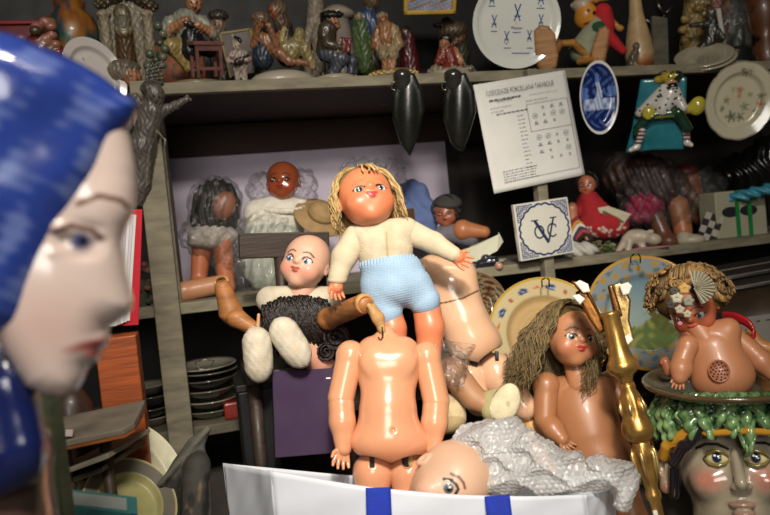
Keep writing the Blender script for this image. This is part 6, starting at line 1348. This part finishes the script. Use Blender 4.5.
b.line([(56, 232), (72, 226), (90, 230), (98, 238)], 2.6, '5a4038', .8, 30).line([(78, 206), (96, 198), (116, 202), (122, 208)], 2.4, '6a4a3c', .8)
b.spot(86, 338, 19, 4.5, '8a2624', .95, .5, 8).spot(92, 346, 10, 5, '942c28', .9, .5, 0).spot(48, 318, 34, 26, 'c89a90', .4, .8, 0, 20)
b.build('face', 'porcelain', t, 1.8, W_)
def hoodc(v, C):
    # cloudy pale glaze over the blue
    x, y, z = v.T; n_ = np.sin(x*.09+1.7*np.sin(y*.05)+z*.03)*np.sin(y*.07+1.3*np.sin(x*.045+z*.05))+.5*np.sin(x*.21+y*.17)*np.sin(y*.26-z*.11)
    f = np.clip(n_*.55, 0, .5)[:, None]; return C*(1-f)+np.array(lin('7c8cbc'))*f
b = Body(46, 197, D)
b.poly([(-90, 50), (-10, 46), (30, 50), (66, 62), (100, 82), (127, 101), (131, 108), (126, 126), (112, 146), (102, 172), (86, 200), (70, 224), (57, 252), (45, 280), (38, 306), (24, 330), (18, 326), (-90, 345)], 4, 78, 42, col=HD)
b.poly([(131, 110), (146, 190), (128, 320), (96, 420), (34, 420), (32, 330), (46, 290), (75, 236), (107, 178)], 60, 90, 6, 6, sub=True)
b.build('hood', 'glaze', t, 2.2, HD, disp=(lambda g: 1.2*np.sin(g[..., 0]*.055+g[..., 1]*.03)+.8*np.sin(g[..., 1]*.08-g[..., 0]*.05), 3), colf=hoodc)
b = Body(0, 380, D)
b.c((-10, 320, 20), (2, 390, 30), 30, 26, 0, '151e4c').c((2, 390, 30), (20, 440, 40), 34, 26, 16, '151e4c').c((-30, 400, 20), (10, 460, 30), 36, 30, 16, '121a44').build('veil', 'glaze', t, 2.2, '151e4c', disp=(lambda g: 3*np.sin(g[..., 0]*.12+g[..., 1]*.04), 3.2))
b = Body(14, 330, D)
for i in range(7): b.c((40-i*3, 270+i*16, 40-i*2), (32-i*2, 292+i*14, 38-i*2), 5.5, 5, 3)
b.build('hair', 'glaze', t, 1.6, 'a07a34')
b = Body(-20, 520, D); b.c((-30, 460, -20), (-40, 560, -20), 70, 95, 0).c((-40, 560, -20), (-45, 800, -20), 95, 130, 30).build('robe', 'glaze', t, 4, '54403a')
zmin = .0
# slatted seat, boards, dishes
t = thing('green_slat', 'blurred pale green wooden slat standing just right of the statue shoulder', 'slat'); a, c = P(50, 395, .62), P(66, 520, .66); dv = (a-c).normalized(); a2 = c-dv*(c.z/dv.z)
m = MB(); m.tube([a2, c, a], [.0085]*3, 'a8b48c', n=4, flat=.7); m.build('stick', 'painted_wood', t, smooth=False)
t = thing('grey_slat', 'blurred beige wooden slat at the lower left behind the statue', 'slat'); a, c = P(20, 400, .7), P(42, 520, .74); dv = (a-c).normalized(); a2 = c-dv*(c.z/dv.z)
m = MB(); m.tube([a2, c, a], [.016]*3, '9a9080', n=4, flat=.7); m.build('stick', 'painted_wood', t, smooth=False)
t = thing('red_folder', 'bright red folder standing upright with white papers beside the statue nose', 'folder'); D = 1.03; Mv = vf(112, 268, D, 0, -20, -2)
m = MB(Mv); m.prism([(-20, 58), (27, 60), (28, -56), (-20, -60)], -3, -1.5, 'b8182a'); m.build('cover', 'paper', t, smooth=False)
for i in range(5): m = MB(Mv); m.prism([(-24, 58-i), (22-i*2.5, 54-i*2), (20-i*2.6, -52-i*1.2), (-24, -58-i)], i*1.6, i*1.6+.5, ('d0ccc6', 'c4c0c4', 'd8d4d0', 'b8b0c0', 'd4d0cc')[i]); m.build('sheet', 'paper', t, smooth=False)
t = thing('orange_plank', 'orange brown wooden plank standing below the red folder', 'plank'); a = P(117, 322, 1.02); c = P(124, 400, 1.05); m = MB(); m.box(((a.x+c.x)/2, a.y+.01, a.z/2-.01), (.056, .06, a.z-.02), 'a8501c', bev=.002); m.build('plank', 'woodgrain', t, smooth=False)
t = thing('brown_pot', 'dim round brown pot behind the grey seat at lower left', 'pot'); p = P(72, 410, .98); s_ = .98/F; m = MB(Matrix.Translation((p.x, p.y, 0)) @ Matrix.Scale(s_, 4)); h_ = p.z/s_; m.lathe([(0, .3), (16, .3), (20, h_*.4), (22, h_*.8), (20, h_+6), (14, h_+18), (9, h_+22), (0, h_+22)], '3c2a22', n=32); m.build('pot', 'satin', t)
def seat(px, py, d, w_, dp, col, ecol, lab, rz=0, nm='wooden_seat'):  # curved wooden seat on thin legs
    t = thing(nm, lab, 'seat'); o = P(px, py, d); s_ = d/F
    M0 = Matrix.Translation(o) @ Matrix.Rotation(R(rz), 4, 'Z') @ Matrix.Rotation(R(8), 4, 'X') @ Matrix.Rotation(R(-4), 4, 'Y') @ Matrix.Scale(s_, 4)
    pts = [(-w_, -dp), (w_*.72, -dp), (w_*.92, -dp*.7), (w_*.97, 0), (w_, dp), (-w_, dp)]
    m = MB(M0); m.prism(pts, -3, 3, col, bev=1); m.build('board', 'painted_wood', t, smooth=False)
    m = MB(M0); m.prism([(x*.99, y*.99-.5) for x, y in pts], -6, -3.2, ecol); m.build('lower_edge', 'woodgrain', t, smooth=False)
    for sx in (-.8, .1):
        q = M0 @ Vector((w_*sx, 0, -6)); m = MB(); m.tube([(q.x, q.y, q.z), (q.x, q.y, 0)], .008, '3a2a1c', n=8); m.build('leg', 'woodgrain', t)
    return t
seat(98, 424, .90, 42, 36, '7a7062', '9a5a28', 'worn grey curved wooden seat with orange underside edge at lower left', -4)
t = thing('matchbox', 'tiny white and red box on the grey wooden seat', 'box'); m = MB(vf(69, 433, .855)); m.box((0, 0, 0), (7, 7, 6), 'b8b0a8', bev=.5); m.box((3.6, 0, 0), (.6, 6.5, 5.5), 'a83a2c'); m.build('carton', 'paper', t, smooth=False)
for i, (px, py, d, col, lab) in enumerate(((88, 458, .93, '857f6e', 'grey wooden board under the curved seat, uppermost of the loose boards'), (84, 470, .95, '7a735f', 'pale wooden board lowest of the loose boards under the curved seat'))):
    t = thing('loose_board', lab, 'board'); o = P(px, py, d); m = MB(Matrix.Translation(o) @ Matrix.Rotation(R(-24), 4, 'Z') @ Matrix.Rotation(R(-16), 4, 'Y')); m.box((0, 0, 0), (.13, .11, .006), col, bev=.001); m.build('board', 'painted_wood', t, smooth=False)
def bigdish(px, py, d, r, col, back, lab, rx, ry, rz, sy=1.0, nm='old_dish', band=None):
    t = thing(nm, lab, 'dish')
    plate(t, vf(px, py, d, rx, ry, rz), r, lambda x, y, q, a: lin(band) if (band and q > .72 and q < .97) else lin(col), sy, well=.62, depth=10, n=64, back=back, mat='satin'); return t
bigdish(128, 488, 1.0, 57, 'd8d4b4', 'b0ac90', 'large cream oval dish standing behind the grey edged dish at lower left', -12, 24, 20, 1.2)
m = MB(vf(143, 437, .965, -12, 24, 35)); m.box((0, 0, 0), (6, 4, .6), '8a6a44'); m.build('price_tag', 'paper', THINGS[-1], smooth=False)
bigdish(128, 508, .93, 46, 'a8a26c', '8f8a58', 'yellowish dish with worn grey rim in front of the cream oval dish', -25, 18, 12, 1.1, 'rimmed_dish', '6a6254')
t = thing('teal_box', 'teal and white cardboard box in the bottom left corner', 'box'); m = MB(vf(100, 512, .74, 38, 10, -6)); m.box((0, 0, 0), (66, 26, 26), '4f9f9c', bev=.8); m.build('carton', 'paper', t, smooth=False); m = MB(vf(100, 512, .74, 38, 10, -6)); m.box((-4, 13.3, 1), (52, .5, 18), 'c8d4d0'); m.box((30, 3, 13.3), (6, 18, .5), '2850a0'); m.build('label', 'paper', t, smooth=False)
t = thing('weathered_chair_back', 'grey weathered scooped wooden chair back with peeling dark paint', 'board'); D = .98  # back of a weathered chair, built as one scooped panel
b = Body(190, 480, D); b.poly([(160, 486), (172, 462), (186, 440), (200, 429), (206, 432), (202, 446), (205, 470), (212, 500), (216, 540), (216, 640), (160, 640), (160, 520)], 0, 5, 3, col='4c4a44').c((196, 466, 6), (192, 560, 8), 13, 16, 6, '3c3a34').c((162, 484, 6), (203, 431, 6), 3, 3.4, 3, '5f5d52')
rg = random.Random(5)
for i in range(26): b.spot(rg.uniform(160, 210), rg.uniform(476, 520), rg.uniform(1.5, 4), rg.uniform(3, 9), rg.choice(('14120f', '1c1814', '7a6248')), .85, .3)
b.build('panel', 'painted_wood', t, 1.1, '4c4a44')
# plates stacked on the low shelf, either side of the upright
rg = random.Random(3)
for (px, n_, r_, lab0) in ((212, 6, .062, 'right'), (150, 4, .05, 'left')):
    p = on(px, Y0+.10, ZB); z = ZB+.001
    names = ('lowest', 'second from the bottom', 'third from the bottom', 'fourth from the bottom', 'fifth from the bottom', 'topmost')
    for k in range(n_):
        nmz = 'topmost' if k == n_-1 else names[k]
        t = thing('stacked_dish', 'dark tarnished dish, %s in the stack just %s of the upright' % (nmz, lab0), 'dish', 'stacked dishes on the low shelf')
        rr = r_*rg.uniform(.92, 1.05); h_ = .017 if k < 4 else .008; c_ = rg.choice(('8a8676', '6a675a', '9a9684', '55524a'))
        m = MB(Matrix.Translation((p.x+rg.uniform(-.004, .004), p.y, z)) @ Matrix.Rotation(R(rg.uniform(-2, 2)), 4, 'X')); m.lathe([(0, 0), (rr*.6, 0), (rr*.86, h_*.6), (rr, h_), (rr*1.03, h_+.001), (rr*1.0, h_+.003), (rr*.84, h_*.7+.003), (rr*.6, .003), (0, .003)], c_, n=48); m.build('dish', 'porcelain', t); z += h_+.0045
t = thing('wire_stand', 'bent wire plate stand on top of the stacked dishes right of the upright', 'stand'); m = MB(Matrix.Translation((p.x*0+on(206, Y0+.07, ZB).x, Y0+.07, on(206, Y0+.07, ZB).z))); z0 = ZB+.1; p = on(206, Y0+.06, z0+.004)
m = MB(Matrix.Translation(p)); m.tube([(-.02, 0, .018), (-.012, 0, .002), (.004, -.01, .0), (.018, 0, .016), (.0, .004, .02), (-.02, 0, .018)], .0012, 'a09c90', n=6); m.build('wire', 'metal', t)
t = thing('red_tin', 'dim red tin on the low shelf right of the stacked dishes', 'tin'); p = on(243, Y0+.06, ZB); m = MB(Matrix.Translation(p)); m.box((0, 0, .018), (.075, .06, .034), '8a2a1c', bev=.004); m.build('tin', 'satin', t, smooth=False)
t = thing('dried_flowers', 'small bunch of dark dried red flowers in the gap left of the upright', 'flowers'); D = dY(141, 278, Y0+.06); b = Body(141, 285, D); rg = random.Random(31)
b.c((141, 286, 0), (141, 306, 0), 7, 9, 0, '2a2c1e')
for i in range(24): b.e((rg.uniform(134, 149), rg.uniform(262, 302), rg.uniform(-2, 9)), (3.4, 3, 3), .6, rg.choice(('5a2a2a', '6a3a34', '2c3a22', '3a2c24', '7a4a44')))
b.build('flowers', 'cloth', t, .8, '3a2c24')

GROUPS = dict(picture_frame='black picture frames stacked at far right', majolica_plate='painted plates leaning below the lower shelf', leaf_ornament='dark leaf ornaments hanging from the upper shelf',
    storage_crate='dark crates under the painted plates', doll_shoe='loose doll shoes', loose_board='loose boards at lower left', jointed_doll_body='headless jointed doll bodies', wrapped_doll='dolls wrapped in clear plastic')
for o in THINGS:
    k = o.name.split('.')[0]
    if k in GROUPS and 'group' not in o: o['group'] = GROUPS[k]

finish()
